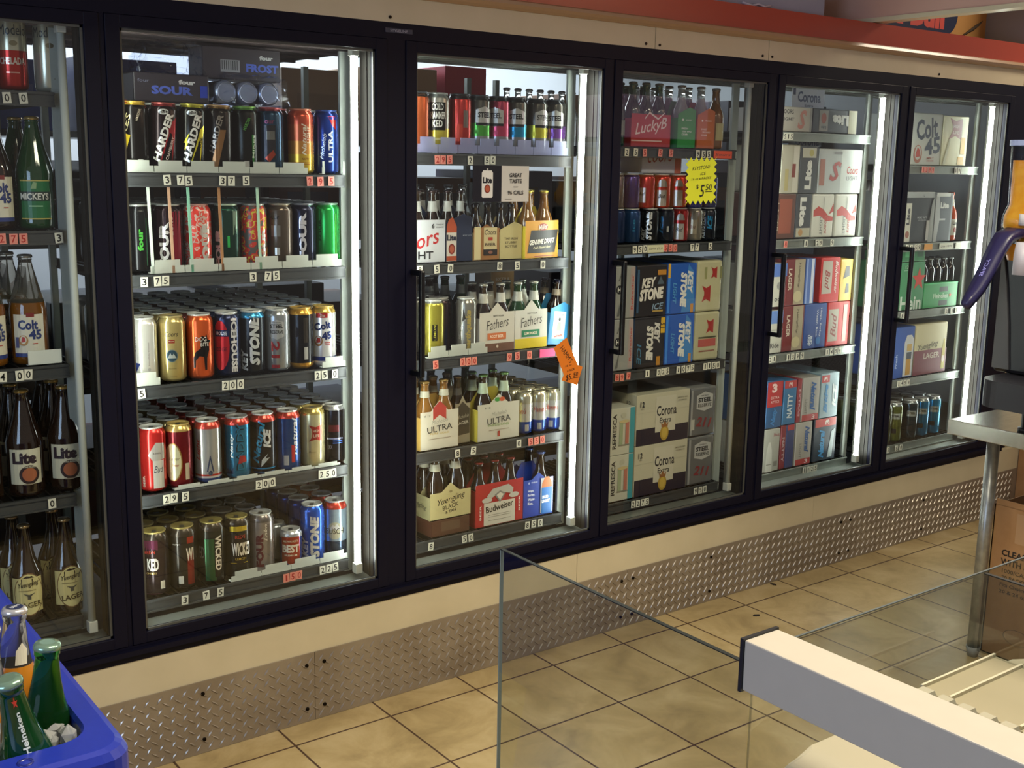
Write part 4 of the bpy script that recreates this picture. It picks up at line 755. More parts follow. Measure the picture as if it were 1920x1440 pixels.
carrier(2.080, 2.205, z, [('t', '6', -.040, .118, .006, .008, '#cfd6e8'), ('t', 'TWELVE', -.018, .118, .026, .005, '#cfd6e8'), ('t', 'Hops.', -.032, .090, .024, .010, '#dfe4f0', 0, 0, .03), ('t', 'Barley.', -.030, .076, .030, .010, '#dfe4f0', 0, 0, .03), ('t', 'Water.', -.030, .062, .030, .010, '#dfe4f0', 0, 0, .03), ('t', 'Rice.', -.034, .048, .022, .010, '#dfe4f0', 0, 0, .03), ('r', .034, .068, .052, .12, '#b8bcc0'), ('p', .034, .095, [(-.022, 0), (.022, 0), (.020, .016), (.008, .036), (-.008, .036), (-.020, .016)], '#b86a34'), ('r', .034, .05, .044, .09, '#1c6ab8'), ('t', 'BUD', .028, .062, .026, .011, '#eef2f6', 0, 0, .06), ('t', 'LIGHT', .030, .048, .034, .011, '#eef2f6', 0, 0, .06)], 'blue carrier with a bottle picture, right end of the bottom shelf, third door', '#1c3c9c', 'blue carrier', BROWN_B, '#4c5c8c', G, wh, h=.128, peak=.022, cols=2, skip=((0, 0), (1, 0)))
for i in range(6):
    bottle(LONG, BROWN_B, '#7a2c28' if i % 3 else '#3a3430', 'brown bottle standing behind the bottom shelf carriers, %s from left, %s row' % (ORD[i % 3], ['near', 'far'][i//3]), 'bottles at the back of the bottom shelf, third door', (1.80+.13*(i % 3), .33+.08*(i//3), z), seg=14)

# ------------------------------------------------------------ door 4
z = SZ[4][0]; G = 'packs on the top shelf of the fourth cooler door'
carrier(2.50, 2.68, z, [('t', "LuckyB", .0, .064, .150, .048, '#d8c4c0', 10, .4, .01), ('r', -.02, .02, .14, .004, '#d4bcb4'), ('p', .02, .09, [(-.05, 0), (-.03, .02), (.01, 0), (.04, .022), (.04, .026), (.01, .006), (-.03, .026), (-.05, .006)], '#d8c8c4')], 'red carrier with white script, left on the top shelf, fourth door', '#a52a28', 'red script carrier', GREEN_B, '#6c6450', G, wh, h=.108, shape='flat', cols=3, handle='#b83028')
carrier(2.715, 2.80, z, [('t', 'ANGRY', .01, .095, .03, .005, '#cfe0cc'), ('e', -.02, .095, .008, .008, '#dfe8dc'), ('t', 'FRESH', -.01, .066, .03, .006, '#dfe8dc'), ('t', 'CRISP APPLE', 0, .056, .044, .006, '#dfe8dc'), ('t', 'CIDER', -.01, .046, .03, .006, '#dfe8dc')], 'bright green carrier with small white print, top shelf, fourth door', '#1f8a3c', 'bright green carrier', CLEAR_B, '#6a5a4c', G, wh, h=.118, peak=.02, shape='slope', cols=1)
carrier(2.81, 2.895, z, [('t', 'PEACH', .01, .095, .03, .005, '#e8cfc0'), ('e', -.02, .095, .008, .008, '#e8d8cc'), ('t', 'SWEET', -.01, .066, .03, .006, '#e8cfc0'), ('t', 'ORCHARD', 0, .056, .040, .006, '#e8cfc0'), ('t', 'CIDER', -.01, .046, .03, .006, '#e8cfc0')], 'orange carrier with small white print, right on the top shelf, fourth door', '#b8602c', 'orange carrier', CLEAR_B, '#7a6a5c', G, wh, h=.118, peak=.02, shape='slope', cols=1)
for i in range(7):
    bottle([(r, zz*1.02) for r, zz in LONG], GREEN_B if i < 3 else CLEAR_B, '#6c6450', 'bottle standing at the back, %s from left, top shelf, fourth door' % ORD[i], 'bottles at the back of the top shelf, fourth door', (2.54+.07*i, .345, z), seg=14)
bottle(LONG, AMBER_B, '#8a8070', 'single amber bottle at the right end, top shelf, fourth door', None, (2.935, .15, z), art=[('r', 0, .06, .04, .06, '#a8a070')])
for i, (x, c) in enumerate([(2.455, '#26304a'), (2.69, '#4a3c34')]):
    bottle(LONG, GREEN_B if i == 0 else BROWN_B, '#8a8a78', ['green bottle at the far left of the top shelf, fourth door', 'brown bottle with grey label between red and green carriers, fourth door'][i], None, (x+(.010 if i == 0 else .010), .15 if i == 0 else .275, z), art=[('r', 0, .06, .04, .05, '#6a7a6a' if i == 0 else '#7a7c7c')])
# shelf 2: double stacked six packs of cans with plastic
z = SZ[4][1]; G = 'small cans stacked two high on the second shelf of the fourth cooler door'; hh = .118
UP = [(2.475, '#6c6468', [('r', 0, .05, .04, .04, '#7c7478')], 'grey can'), (2.545, '#3a2c6c', [], 'violet can'), (2.615, '#b0323a', [('r', -.01, .045, .026, .05, '#b8a8a0'), ('t', 'Bud', -.01, .05, .02, .012, '#26303c', 0, .4)], 'red can with a label at its left'), (2.690, '#c2322c', [('p', .004, .085, [(-.018, -.012), (-.012, .008), (.0, .016), (.014, .008), (.020, -.012)], '#a9a49c'), ('r', .004, .035, .034, .055, '#c0b8ae'), ('t', 'Bud', .004, .042, .024, .014, '#26303c', 0, .4)], 'bright red can with silver crest'), (2.770, '#bc2e2a', [('r', .004, .035, .032, .055, '#b9b0a6'), ('p', .004, .085, [(-.016, -.010), (-.010, .008), (.0, .014), (.012, .008), (.018, -.010)], '#a9a49c')], 'red can under the star sign'), (2.850, '#2c40a0', [('r', -.02, .05, .02, .08, '#b4484c')], 'blue can'), (2.925, '#2a3068', [], 'dark blue can')]
LO = [(2.475, '#1c2c50', [('r', 0, .02, .02, .01, '#4a5a7c')], 'deep blue can'), (2.545, '#1c3c68', [('t', 'ice', .01, .06, .04, .01, '#3c8cb4', 90)], 'blue edged can'), (2.630, '#16181c', [('t', 'STONE', .0, .058, .098, .022, '#dcdcd8', 90, .2, .06), ('t', 'KEY', -.022, .03, .045, .016, '#c8c8c4', 90, .2, .05)], 'black can with white upright word'), (2.705, '#20242e', [('t', 'ice', -.012, .06, .06, .012, '#2c6a94', 90, .2, .03), ('r', .012, .045, .008, .02, '#b8b8b0')], 'black can with a dim blue word'), (2.775, '#a82c28', [('r', .002, .035, .034, .055, '#bab2a8'), ('t', 'Bud', .002, .042, .026, .014, '#26303c', 0, .4), ('p', .004, .085, [(-.016, -.010), (-.010, .008), (.0, .014), (.012, .008), (.018, -.010)], '#a9a49c')], 'red can with white label'), (2.845, '#8a8478', [('r', 0, .05, .03, .05, '#a89c84'), ('t', 'Bud', 0, .05, .022, .012, '#6a3a30', 0, .4)], 'faded tan can'), (2.915, '#1a1e28', [('t', 'KEYSTONE', -.012, .058, .10, .012, '#c8ccd0', 90, .2, .05), ('t', 'ICE', .012, .065, .05, .020, '#2c8cc0', 90, .2, .05)], 'black can with big blue word')]
for x, c, art, s_ in LO:
    can(x, YF, z, c, [(a[0],)+tuple(a[1:]) for a in art], '%s, lower layer of the second shelf, fourth door' % s_, G, h=hh, r=.033)
    row(YF, (x, z), 0, 2, c, s_, 'lower layer, fourth door', G, h=hh, r=.033, pitch=.068)
for x, c, art, s_ in UP:
    can(x, YF+.01, z+hh-.002, c, art, '%s, upper layer of the second shelf, fourth door' % s_, G, h=hh, r=.033)
    row(YF+.01, (x, z+hh-.002), 0, 2, c, s_, 'upper layer, fourth door', G, h=hh, r=.033, pitch=.068)
carton(2.60, 2.79, z+.235, .0825-.0, .2, '#b9bac8', [('t', 'coors', -.01, .055, .12, .034, '#8c3a44', 4, .4, .0), ('r', .075, .04, .03, .08, '#a8443c')], 'flat white pack with red brown script laid on the cans, fourth door', None, y0=.16)
# shelf 3: cartons
z = SZ[4][2]; G = 'twelve can cartons on the third shelf of the fourth cooler door'; ch = .178
def keylight(): return [('p', .02, .09, [(-.02, -.085), (.05, -.085), (.035, .06), (.01, .085)], '#3c78b8'), ('t', 'KEY', .040, .11, .085, .026, '#c8cacc', -90, .2, .06), ('t', 'STONE', .008, .085, .125, .032, '#d0d0cc', -90, .2, .07), ('t', 'LIGHT', -.036, .075, .075, .018, '#4c8cc4', -90, .2, .03), ('r', .052, .018, .014, .032, '#b8823c')]
for lvl in (0, 1):
    nm = ['lower', 'upper'][lvl]; zz = z+lvl*(ch+.002)
    carton(2.44, 2.545, zz, ch, .28, '#8c8e8c', [('r', .040, .09, .020, .17, '#9a8c8a'), ('t', 'Refresher', .040, .09, .12, .010, '#a84a44', 90), ('e', -.02, .10, .030, .030, '#1c1c1e'), ('t', 'H', -.02, .10, .016, .016, '#c8c8c4', 0, 0, .04), ('p', -.02, .15, [(-.006, -.02), (.012, .02), (.0, -.02)], '#5a5c5c'), ('p', -.02, .04, [(-.008, -.03), (.010, .03), (.002, -.03)], '#5a5c5c')], 'grey carton with a black round H mark, %s of two behind the handle, fourth door' % nm, G)
    if lvl:
        carton(2.552, 2.695, zz, ch, .28, '#221e22', [('t', 'KEY', -.014, .118, .070, .034, '#cfccc4', 4, .25, .05), ('t', 'STONE', .0, .078, .116, .042, '#cfccc4', 4, .25, .06), ('t', 'ICE', .030, .034, .056, .022, '#7c94ac', 3, .25, .02), ('p', .04, .125, [(-.016, -.014), (.0, .014), (.018, -.014)], '#4a5864'), ('r', .045, .152, .040, .018, '#b07a2c'), ('r', -.066, .09, .010, .15, '#35506c'), ('r', .03, .018, .05, .006, '#a88c4c')], 'black carton with large pale slanted words, upper left of the cartons, fourth door', G, side='#2c4a70')
    else:
        carton(2.552, 2.695, zz, ch, .28, '#1c1a20', [('t', 'KEY', .034, .120, .075, .026, '#c4c2bc', -90, .2, .06), ('t', 'STONE', .0, .085, .125, .034, '#c8c6be', -90, .2, .07), ('t', 'ICE', -.050, .05, .075, .020, '#3c6c8c', -90, .2, .02), ('r', .060, .145, .020, .055, '#c8a02c'), ('t', '15', .060, .145, .018, .020, '#2c2414', 90), ('r', .042, .02, .018, .032, '#b07a2c')], 'black carton with upright pale words and yellow corner, lower row, fourth door', G, side='#2c4a70')
    carton(2.698, 2.842, zz, ch, .28, '#1c50a8', keylight()+[('r', -.066, .09, .012, .17, '#3c7cd0')]+([('r', -.066, .155, .012, .05, '#d0a23c')] if lvl else []), 'bright blue carton with upright pale words, %s row, fourth door' % nm, G)
HLX = lambda u, v, s_: ('p', u, v, [(-.022*s_, -.030*s_), (-.010*s_, -.006*s_), (-.010*s_, .006*s_), (-.022*s_, .030*s_), (0, .020*s_), (.022*s_, .030*s_), (.022*s_, -.030*s_), (0, -.020*s_)], '#9a2c2a')
carton(2.846, 2.974, z, ch, .26, '#aaa685', [HLX(.012, .125, .85), ('r', .0, .065, .09, .028, '#a8504a'), ('r', .0, .085, .09, .006, '#4c4a34'), ('r', 0, .035, .08, .005, '#8a5a4c')], 'cream carton with a red badge above a red strip, lower right, fourth door', G, chamf=.008)
carton(2.846, 2.974, z+ch+.002, ch+.006, .26, '#b0ac8a', [HLX(-.016, .065, 1), HLX(.020, .140, .7), ('r', -.022, .140, .012, .042, '#8a8a5c'), ('r', .056, .140, .010, .044, '#7c7c54')], 'cream carton with two red badges, upper right of the cartons, fourth door', G, chamf=.008)
# shelf 4
z = SZ[4][3]; G = 'cartons on the bottom shelf of the fourth cooler door'
def corona(): return [('r', 0, .030, .258, .060, '#1c1a2c'), ('r', .0, .118, .256, .002, '#a9a694'), ('r', .012, .105, .100, .130, '#bab6a4'), ('t', 'Corona', .016, .118, .098, .038, '#20242c', 0, 0, .02), ('t', 'Extra', .012, .082, .058, .020, '#2a2e34', 0, 0, .01), ('e', .008, .035, .042, .056, '#a08434'), ('e', .008, .035, .028, .040, '#b89c48'), ('p', .008, .062, [(-.014, -.006), (.014, -.006), (.018, .012), (.008, .004), (0, .018), (-.008, .004), (-.018, .012)], '#8a5a34'), ('t', '12', -.105, .150, .020, .020, '#20242c'), ('t', 'CANS', -.105, .134, .016, .004, '#4a4c4c'), ('t', 'IMPORTED BEER', .092, .158, .050, .005, '#6a6a60'), ('t', 'FROM MEXICO', .092, .148, .042, .004, '#6a6a60')]
for lvl in (0, 1):
    nm = ['lower', 'upper'][lvl]; zz = z+lvl*.186
    carton(2.574, 2.836, zz, .184, .26, '#b3af9a', corona(), 'wide cream and navy carton with gold oval crest, %s of two, fourth door' % nm, G, side='#b3af9a', left=[('e', .12, .13, .05, .04, '#2a2c30'), ('t', '12', .22, .15, .02, .018, '#2a2c30')], chamf=.001)
    carton(2.842, 2.974, zz, .180, .26, '#5c5e60', [('p', .008, .128, [(-.042, -.026), (0, -.036), (.042, -.026), (.042, .024), (0, .036), (-.042, .024)], '#a9aaa8'), ('t', 'HIGH GRAVITY', .008, .150, .040, .005, '#3a3c40'), ('t', 'STEEL', .008, .134, .070, .017, '#26282c', 0, 0, .04), ('t', 'RESERVE', .008, .114, .070, .013, '#303236', 0, 0, .01), ('t', '211', .006, .050, .080, .036, '#7c2c34', -8, .2, .03), ('r', -.060, .09, .010, .17, '#8c8e8e')]+([('r', -.052, .045, .018, .04, '#a8a8a0')] if lvl else []), 'steel grey carton with pale badge and red script, %s of two, fourth door' % nm, G, top='#7c7e7e', chamf=.006)
for lvl in (0, 1):
    zz = z+lvl*.168
    carton(2.440, 2.568, zz, .166, .20, '#b4b4a6', [('t', 'REFRESCA', -.030, .085, .125, .018, '#26282a', 90, 0, .03), ('r', .052, .083, .022, .164, '#3c8c98'), ('e', .010, .140, .024, .020, '#a8a898'), ('r', .0, .075, .016, .080, '#8c9a7c'), ('r', .028, .075, .016, .080, '#a86a5a'), ('e', .014, .118, .050, .012, '#b4a67c'), ('r', .014, .034, .05, .004, '#7c7c70')], 'white carton with upright black capitals and teal edge, %s of two, fourth door' % ['lower', 'upper'][lvl], G, chamf=.001)

# ------------------------------------------------------------ door 5
z = SZ[5][0]; G = 'cartons on the top shelf of the fifth cooler door'
carton(3.235, 3.420, z, .090, .25, '#b5b0a4', [('t', 'COORS', -.05, .072, .07, .016, '#3c3c40'), ('t', 'LIGHT', -.045, .045, .07, .012, '#4c4c50'), ('t', 'S', .035, .045, .05, .07, '#b87c70', 0, .3, .03), ('r', .085, .045, .012, .088, '#8c8c88')], 'long white carton with faded red swirl, left on the top shelf, fifth door', G)
carton(3.424, 3.694, z, .090, .25, '#232a36', [('r', -.070, .046, .052, .076, '#8c8a84'), ('e', -.070, .055, .030, .040, '#8a4a40'), ('t', 'Lite', .030, .050, .10, .040, '#d0d2cc', 180, 0, .06), ('r', .105, .045, .05, .088, '#b0ac8c'), ('t', 'Lite', -.07, .02, .03, .012, '#2c3448', 180)], 'dark navy carton lying upside down, right on the top shelf, fifth door', G)
b = MB().box(0, 0, 0, .19, .003, .078, M('#c3cad8', 'paper')); art_flat(b, [('t', 'Corona', .10, .042, .135, .040, '#1f3560', 0, 0, .03), ('t', 'Extra', .10, .010, .05, .010, '#2a3c60'), ('r', .012, .062, .014, .03, '#28345c')], lambda u, v, o: (u, -o, v))
o = b.build('cardboard_sign'); o.location = (3.355, .16, 1.809); tag(o, 'white card with blue blackletter word standing on the top cartons, fifth door', 'sign')
b = MB().box(0, 0, 0, .20, .003, .05, M('#aeb9c8', 'paper')); art_flat(b, [('t', 'Corona', .11, .022, .15, .040, '#1f3560', 0, 0, .03)], lambda u, v, o: (u, -o, v))
o = b.build('cardboard_sign'); o.location = (3.52, .30, 1.672); tag(o, 'white card with blue word behind the second shelf cartons, fifth door', 'sign')
z = SZ[5][1]; G = 'cartons on the second shelf of the fifth cooler door'; ch = .168
litev = lambda r_: [('t', 'Lite', -.004, .082, .10, .040, '#c8c9c4', r_, 0, .06), ('r', .0, .022 if r_ > 0 else .145, .07, .034, '#a8a692'), ('e', .014, .022 if r_ > 0 else .145, .026, .026, '#b88a4c')]
carton(3.245, 3.358, z, ch, .26, '#5c3c34', [('r', .0, .085, .07, .13, '#8a4a38'), ('t', 'LAGER', -.045, .08, .11, .012, '#b0a894', -90)], 'brown carton at lower left of the second shelf, fifth door', G)
carton(3.262, 3.365, z+.17, ch+.012, .26, '#a9a594', [('r', .03, .09, .03, .17, '#c0bcae'), ('p', .018, .08, [(-.01, -.02), (.010, -.02), (.012, .03), (-.008, .03)], '#7c3c34'), ('r', -.02, .05, .02, .08, '#a89c6c')], 'worn pale carton at upper left of the second shelf, fifth door', G)
carton(3.362, 3.452, z, ch, .26, '#3c4046', [('t', 'Lite', -.006, .10, .11, .038, '#cfd0ca', -90, 0, .06), ('r', .0, .022, .08, .034, '#b0ae9c'), ('e', -.014, .022, .026, .026, '#b08a5c')], 'dark grey carton with white blackletter word, lower row, fifth door', G)
carton(3.368, 3.470, z+.17, ch+.012, .26, '#3f4348', [('t', 'Lite', .0, .070, .11, .038, '#cfd0ca', 90, 0, .06), ('r', .0, .152, .08, .036, '#b0ae9c'), ('e', .012, .152, .026, .026, '#a8a060')], 'dark grey carton with white blackletter word, upper row, fifth door', G)
def coorsL(): return [('p', 0, .085, [(-.058, .02), (-.03, .036), (.0, .024), (.03, .0), (.06, -.006), (.06, -.02), (.02, -.022), (-.02, .0), (-.058, -.004)], '#b0403a'), ('p', .045, .11, [(-.01, -.02), (.014, .022), (.018, -.01)], '#b0403a'), ('t', 'Coors', .020, .05, .07, .020, '#b0605a', -90, .3), ('t', 'LIGHT', -.010, .045, .07, .016, '#7a7c7c', -90), ('r', .0, .13, .004, .05, '#8c8c84')]
carton(3.458, 3.588, z, ch, .26, '#c8c9be', coorsL(), 'white carton with red mountain swirl, left of the pair, lower row, fifth door', G, chamf=.006)
carton(3.596, 3.734, z, ch, .26, '#c8c9be', coorsL(), 'white carton with red mountain swirl, right of the pair, lower row, fifth door', G, chamf=.006)
carton(3.478, 3.742, z+.17, ch+.002, .26, '#aab0ae', [('r', .068, .085, .128, .165, '#c2c8c2'), ('t', 'S', -.03, .085, .07, .075, '#9c4a48', 0, .35, .03), ('r', -.11, .08, .03, .10, '#9a6a5c'), ('t', 'Coors', .075, .090, .07, .030, '#b0403a', 0, .3), ('t', 'LIGHT', .075, .058, .07, .016, '#7c8080'), ('r', -.02, .155, .05, .010, '#7c7c7c')], 'wide silver carton with red script, upper right of the second shelf, fifth door', G)
z = SZ[5][2]; G = 'cases on the third shelf of the fifth cooler door'; ch = .178
def yueng(): return [('r', .022, .09, .060, .174, '#9c927a'), ('t', 'Yuengling', .020, .115, .10, .014, '#4a4030', -90, .4), ('e', .016, .034, .050, .044, '#b8ae8a'), ('t', 'LAGER', -.034, .10, .085, .020, '#c8bca8', -90, 0, .03)]
carton(3.330, 3.452, z, ch, .26, '#6a1f22', yueng(), 'maroon and tan carton with upright white letters, lower left, fifth door', G)
carton(3.330, 3.440, z+.18, ch, .26, '#6a1f22', yueng(), 'maroon and tan carton with upright white letters, upper left, fifth door', G)
carton(3.456, 3.590, z, ch, .26, '#24468c', [('t', 'Hops, Barley,', .030, .10, .12, .012, '#c8cede', -90, 0, .02), ('t', 'Water, Rice.', .008, .10, .11, .012, '#c8cede', -90, 0, .02), ('t', 'BUD', -.022, .034, .034, .014, '#c8d4e4', -90, 0, .05), ('t', 'LIGHT', -.036, .034, .044, .014, '#c8d4e4', -90, 0, .05), ('e', .02, .03, .03, .03, '#2c6cb0')], 'blue carton with white upright words, lower middle, fifth door', G)
carton(3.444, 3.500, z+.18, ch, .22, '#4c6cb0', [('r', .012, .09, .016, .174, '#c4cce0'), ('r', -.02, .09, .008, .174, '#8ca4d4')], 'slim blue and white carton beside the maroon one, upper row, fifth door', G)
carton(3.540, 3.655, z+.18, ch, .24, '#bc2420', [('r', -.022, .10, .060, .13, '#b0a89c'), ('t', 'Bud', -.02, .09, .08, .03, '#8c2c28', -90, .4), ('t', 'Budweiser', .034, .10, .13, .018, '#e0ccc4', -90, .4, .02)], 'red carton with upright white script, upper row, fifth door', G)
carton(3.658, 3.735, z+.18, ch-.01, .20, '#c9a92c', [('p', .0, .11, [(-.02, -.02), (.02, -.01), (.016, .03), (-.004, .03)], '#26221c'), ('p', .01, .05, [(-.014, -.02), (.012, -.016), (.008, .02), (-.008, .02)], '#26221c')], 'yellow carton with black shapes, upper right, fifth door', G)
carton(3.596, 3.735, z, ch, .26, '#b8201e', [('r', -.032, .085, .060, .13, '#a9a294'), ('t', 'Bud', -.03, .085, .10, .034, '#7c2c28', 90, .4), ('r', .040, .09, .024, .15, '#d8948c')], 'red carton with a big grey label, lower right, fifth door', G)
carton(3.10+.045, 3.325, z, .165, .2, '#b9b8ac', [('t', 'Ride', .05, .03, .05, .02, '#3a3c40'), ('r', .05, .14, .08, .05, '#5c7cb8'), ('r', .05, .09, .08, .006, '#9a9a90')], 'white carton with a blue top stripe behind the handle, lower row, fifth door', G)
carton(3.16, 3.325, z+.18, .165, .2, '#b9b8ac', [('t', 'ode', .05, .03, .05, .02, '#3a3c40'), ('r', .05, .14, .08, .05, '#4c6cb0'), ('e', .05, .08, .03, .03, '#8a8c88')], 'white carton with a blue top stripe behind the handle, upper row, fifth door', G)
carton(3.47, 3.70, z+.06, .32, .1, '#5a1c1c', [('t', 'Bu', -.02, .26, .12, .06, '#8a5a58', 0, .4), ('t', 'Budweiser', 0, .05, .18, .05, '#7c4a48', 8, .4)], 'dark red case with faded script standing behind, fifth door', None, y0=.48)
z = SZ[5][3]; G = 'cartons on the bottom shelf of the fifth cooler door'; ch = .178
nat = lambda t2, c2: [('r', 0, .165, .10, .022, '#b03434'), ('t', '3', .0, .165, .014, .018, '#e0d0cc', 90), ('t', 'Natural', -.006, .085, .12, .030, c2, 90, .35, .05), ('t', t2, -.036, .07, .06, .012, '#7a7a78', 90)]
carton(3.258, 3.352, z, .172, .24, '#a3a49c', [('p', -.012, .06, [(-.02, -.06), (.02, -.06), (.016, .02), (.006, .06), (-.006, .06), (-.016, .02)], '#c3c4bc'), ('t', '16oz', .026, .148, .034, .014, '#8c3c44'), ('r', .026, .03, .022, .02, '#7a7a74'), ('r', -.012, .03, .03, .004, '#8a8a80')], 'silver grey carton with a bottle picture, lower left, fifth door', G)
carton(3.360, 3.388, z, ch, .24, '#7c2430', [('t', 'NATTY', 0, .08, .10, .014, '#b8a8ac', -90, 0, .03)], 'narrow dark red carton end, bottom shelf lower row, fifth door', G)
carton(3.392, 3.440, z, ch, .24, '#2c3868', [('r', 0, .165, .04, .022, '#a83434')], 'narrow indigo carton end, bottom shelf lower row, fifth door', G)
carton(3.450, 3.548, z, ch, .24, '#a8a59c', [('r', 0, .014, .09, .024, '#a83434'), ('t', '3', .02, .014, .02, .016, '#e0d0cc'), ('t', 'Natural', .018, .105, .11, .028, '#24508c', -90, .35, .05), ('t', 'LIGHT', -.020, .06, .06, .014, '#7c7c78', -90)], 'silver carton with blue upright script, lower row, fifth door', G)
carton(3.560, 3.704, z, ch, .24, '#1c2a38', [('r', 0, .160, .13, .034, '#b83830'), ('t', '3', .01, .160, .022, .026, '#e8d8d0', 90, 0, .04), ('t', 'Natural', -.020, .072, .120, .034, '#3c8cc4', 90, .35, .05), ('p', .04, .07, [(-.02, -.06), (.01, -.06), (.02, .06), (.0, .05)], '#a8b8bc')], 'dark carton with red band and blue script, lower right, fifth door', G)
carton(3.262, 3.352, z+.176, ch+.012, .24, '#24507c', [('r', 0, .135, .088, .10, '#a82c30'), ('t', '3', -.004, .160, .03, .036, '#d8c0bc', 0, 0, .06), ('t', 'EXTRA', .0, .122, .05, .010, '#d8c0bc'), ('t', 'ATTICS', .0, .105, .05, .010, '#d8c0bc'), ('t', 'Natty', .0, .045, .07, .03, '#3c7cb8', 80, .3, .04)], 'blue carton with a red upper half, upper left, fifth door', G)
carton(3.360, 3.436, z+.18, ch, .24, '#2a6a98', [('r', 0, .162, .07, .030, '#b03434'), ('t', '3', .0, .162, .018, .022, '#e0d0cc', 90), ('t', 'NATTY', .0, .075, .10, .030, '#c8d4d8', 90, .1, .04)], 'teal blue carton with white upright word, upper row, fifth door', G)
carton(3.444, 3.468, z+.18, ch, .24, '#8c2430', [('t', 'EXTRAS', 0, .08, .11, .010, '#c8a8ac', -90)], 'narrow red carton end, bottom shelf upper row, fifth door', G)
carton(3.474, 3.580, z+.18, ch, .24, '#a29f98', [('r', 0, .014, .10, .026, '#a83434'), ('t', '3', .02, .014, .02, .018, '#e0d0cc'), ('t', 'Natural', .012, .100, .12, .032, '#1c5090', -90, .35, .05), ('t', 'LIGHT', -.030, .060, .06, .016, '#7c7c78', -90)], 'silver carton with blue upright script, upper row, fifth door', G)
carton(3.586, 3.700, z+.18, ch+.006, .24, '#8fa6b0', [('r', -.03, .162, .05, .030, '#b03434'), ('t', '3', -.03, .162, .018, .022, '#e0d0cc', 90), ('t', 'Bridge', -.02, .08, .12, .030, '#2c7cb4', 90, .35, .05), ('t', 'ICE', .030, .09, .10, .026, '#d4dcdc', 90, .3, .05)], 'pale blue silver carton with a red corner, upper right, fifth door', G)

# ------------------------------------------------------------ door 6
z = SZ[6][0]; G = 'cases on the top shelf of the rightmost cooler door'
carton(4.055, 4.272, z, .212, .24, '#b9c0ba', [('t', 'Colt', .0, .150, .150, .085, '#27374c', 8, 0, .03), ('t', '45', .045, .080, .110, .070, '#27374c', 8, 0, .03), ('e', -.055, .045, .060, .075, '#a06c5c'), ('e', -.055, .050, .042, .058, '#b9c0ba'), ('p', -.055, .045, [(-.014, -.014), (.014, -.010), (.012, .018), (-.004, .026), (-.014, .004)], '#a84840'), ('t', 'MALT', .035, .030, .05, .008, '#a86058'), ('t', 'LIQUOR', .035, .018, .05, .008, '#a86058')], 'white case with large blue name and horse badge, top shelf, rightmost door', G)
carton(4.276, 4.470, z, .208, .24, '#c9c8a4', [('p', -.004, .155, [(-.05, -.045), (-.022, -.008), (-.022, .010), (-.05, .045), (0, .032), (.05, .045), (.05, -.045), (0, -.030)], '#98686a'), ('t', 'HIGH', 0, .165, .044, .014, '#cfc0b4'), ('t', 'LIFE', 0, .140, .044, .014, '#cfc0b4'), ('r', .06, .085, .034, .07, '#c8a23c'), ('r', .05, .022, .044, .034, '#c8a040'), ('p', -.07, .06, [(-.02, -.055), (.0, -.055), (.03, .05), (.02, .05)], '#a8a888')], 'cream case with rose cross badge and yellow corner, top shelf, rightmost door', G, rz=R(2))
z = SZ[6][1]; G = 'packs on the second shelf of the rightmost cooler door'
carton(4.055, 4.262, z, .212, .22, '#969c9c', [('r', -.0, .095, .206, .185, '#2a3036'), ('r', -.078, .085, .040, .16, '#b9b8aa'), ('t', 'Lite', -.078, .11, .07, .022, '#2c3034', 90, 0, .05), ('e', -.078, .035, .028, .030, '#8c5a4c'), ('t', '12', .02, .196, .016, .010, '#3c3e40'), ('t', 'MORE TASTE', .02, .105, .070, .008, '#a8acae'), ('t', 'LESS FILLING', .02, .094, .060, .006, '#8c9092'), ('r', .062, .050, .020, .085, '#a8a8a4'), ('p', .085, .10, [(-.016, -.10), (.016, -.10), (.016, .10), (-.004, .06), (-.012, .0)], '#8c9290')], 'dark carton with a pale bottle picture at left, second shelf, rightmost door', G)
carton(4.266, 4.400, z, .208, .22, '#7c848a', [('r', -.005, .10, .115, .19, '#3c444c'), ('p', -.045, .10, [(-.018, -.10), (.004, -.10), (.020, .0), (.006, .10), (-.018, .10)], '#a2a8a8'), ('t', 'Lite', .004, .155, .062, .026, '#cfd2ce', 0, 0, .05), ('r', -.01, .095, .05, .008, '#a8acae'), ('r', -.01, .20, .10, .016, '#c3c9c6')], 'grey carton with white blackletter word, second shelf, rightmost door', G)
bottle(LONG, M('#b84a1c', 'bottle'), '#8a3c28', 'orange bottle with white labels beside the grey carton, rightmost door', None, (4.425, .14, z), neck=(.150, .180, '#c8c4b4'), art=[('r', 0, .06, .05, .07, '#c8c6b8'), ('t', 'Lite', 0, .078, .03, .014, '#2c3034', 0, 0, .05), ('e', 0, .048, .02, .024, '#8c3c2c')])
for i in range(3):
    can(4.10+.085*i, .40, z+.12, '#a9a4a4', [('t', 'XX', 0, .06, .03, .03, '#9c5a5c'), ('r', .02, .06, .008, .1, '#5c5c60')], 'grey can standing behind the cartons, %s from left, second shelf, rightmost door' % ORD[i], 'cans behind the second shelf cartons of the rightmost door', h=.14, r=.033)
carton(4.06, 4.33, z, .118, .14, '#4c5054', [], 'dark flat tray under the grey cans at the back, rightmost door', None, y0=.36, cat='tray')
z = SZ[6][2]; G = 'cases on the third shelf of the rightmost cooler door'
carton(4.050, 4.234, z, .205, .22, '#3a8458', [('p', .052, .130, star(.052, .40), '#c03c2c'), ('t', 'Hein', .004, .030, .150, .060, '#c8d8cc', 0, 0, .03), ('t', '12', -.04, .185, .022, .014, '#a8c8b0'), ('r', -.04, .17, .04, .003, '#8cb89c')], 'green case with a red star and white letters, third shelf, rightmost door', G)
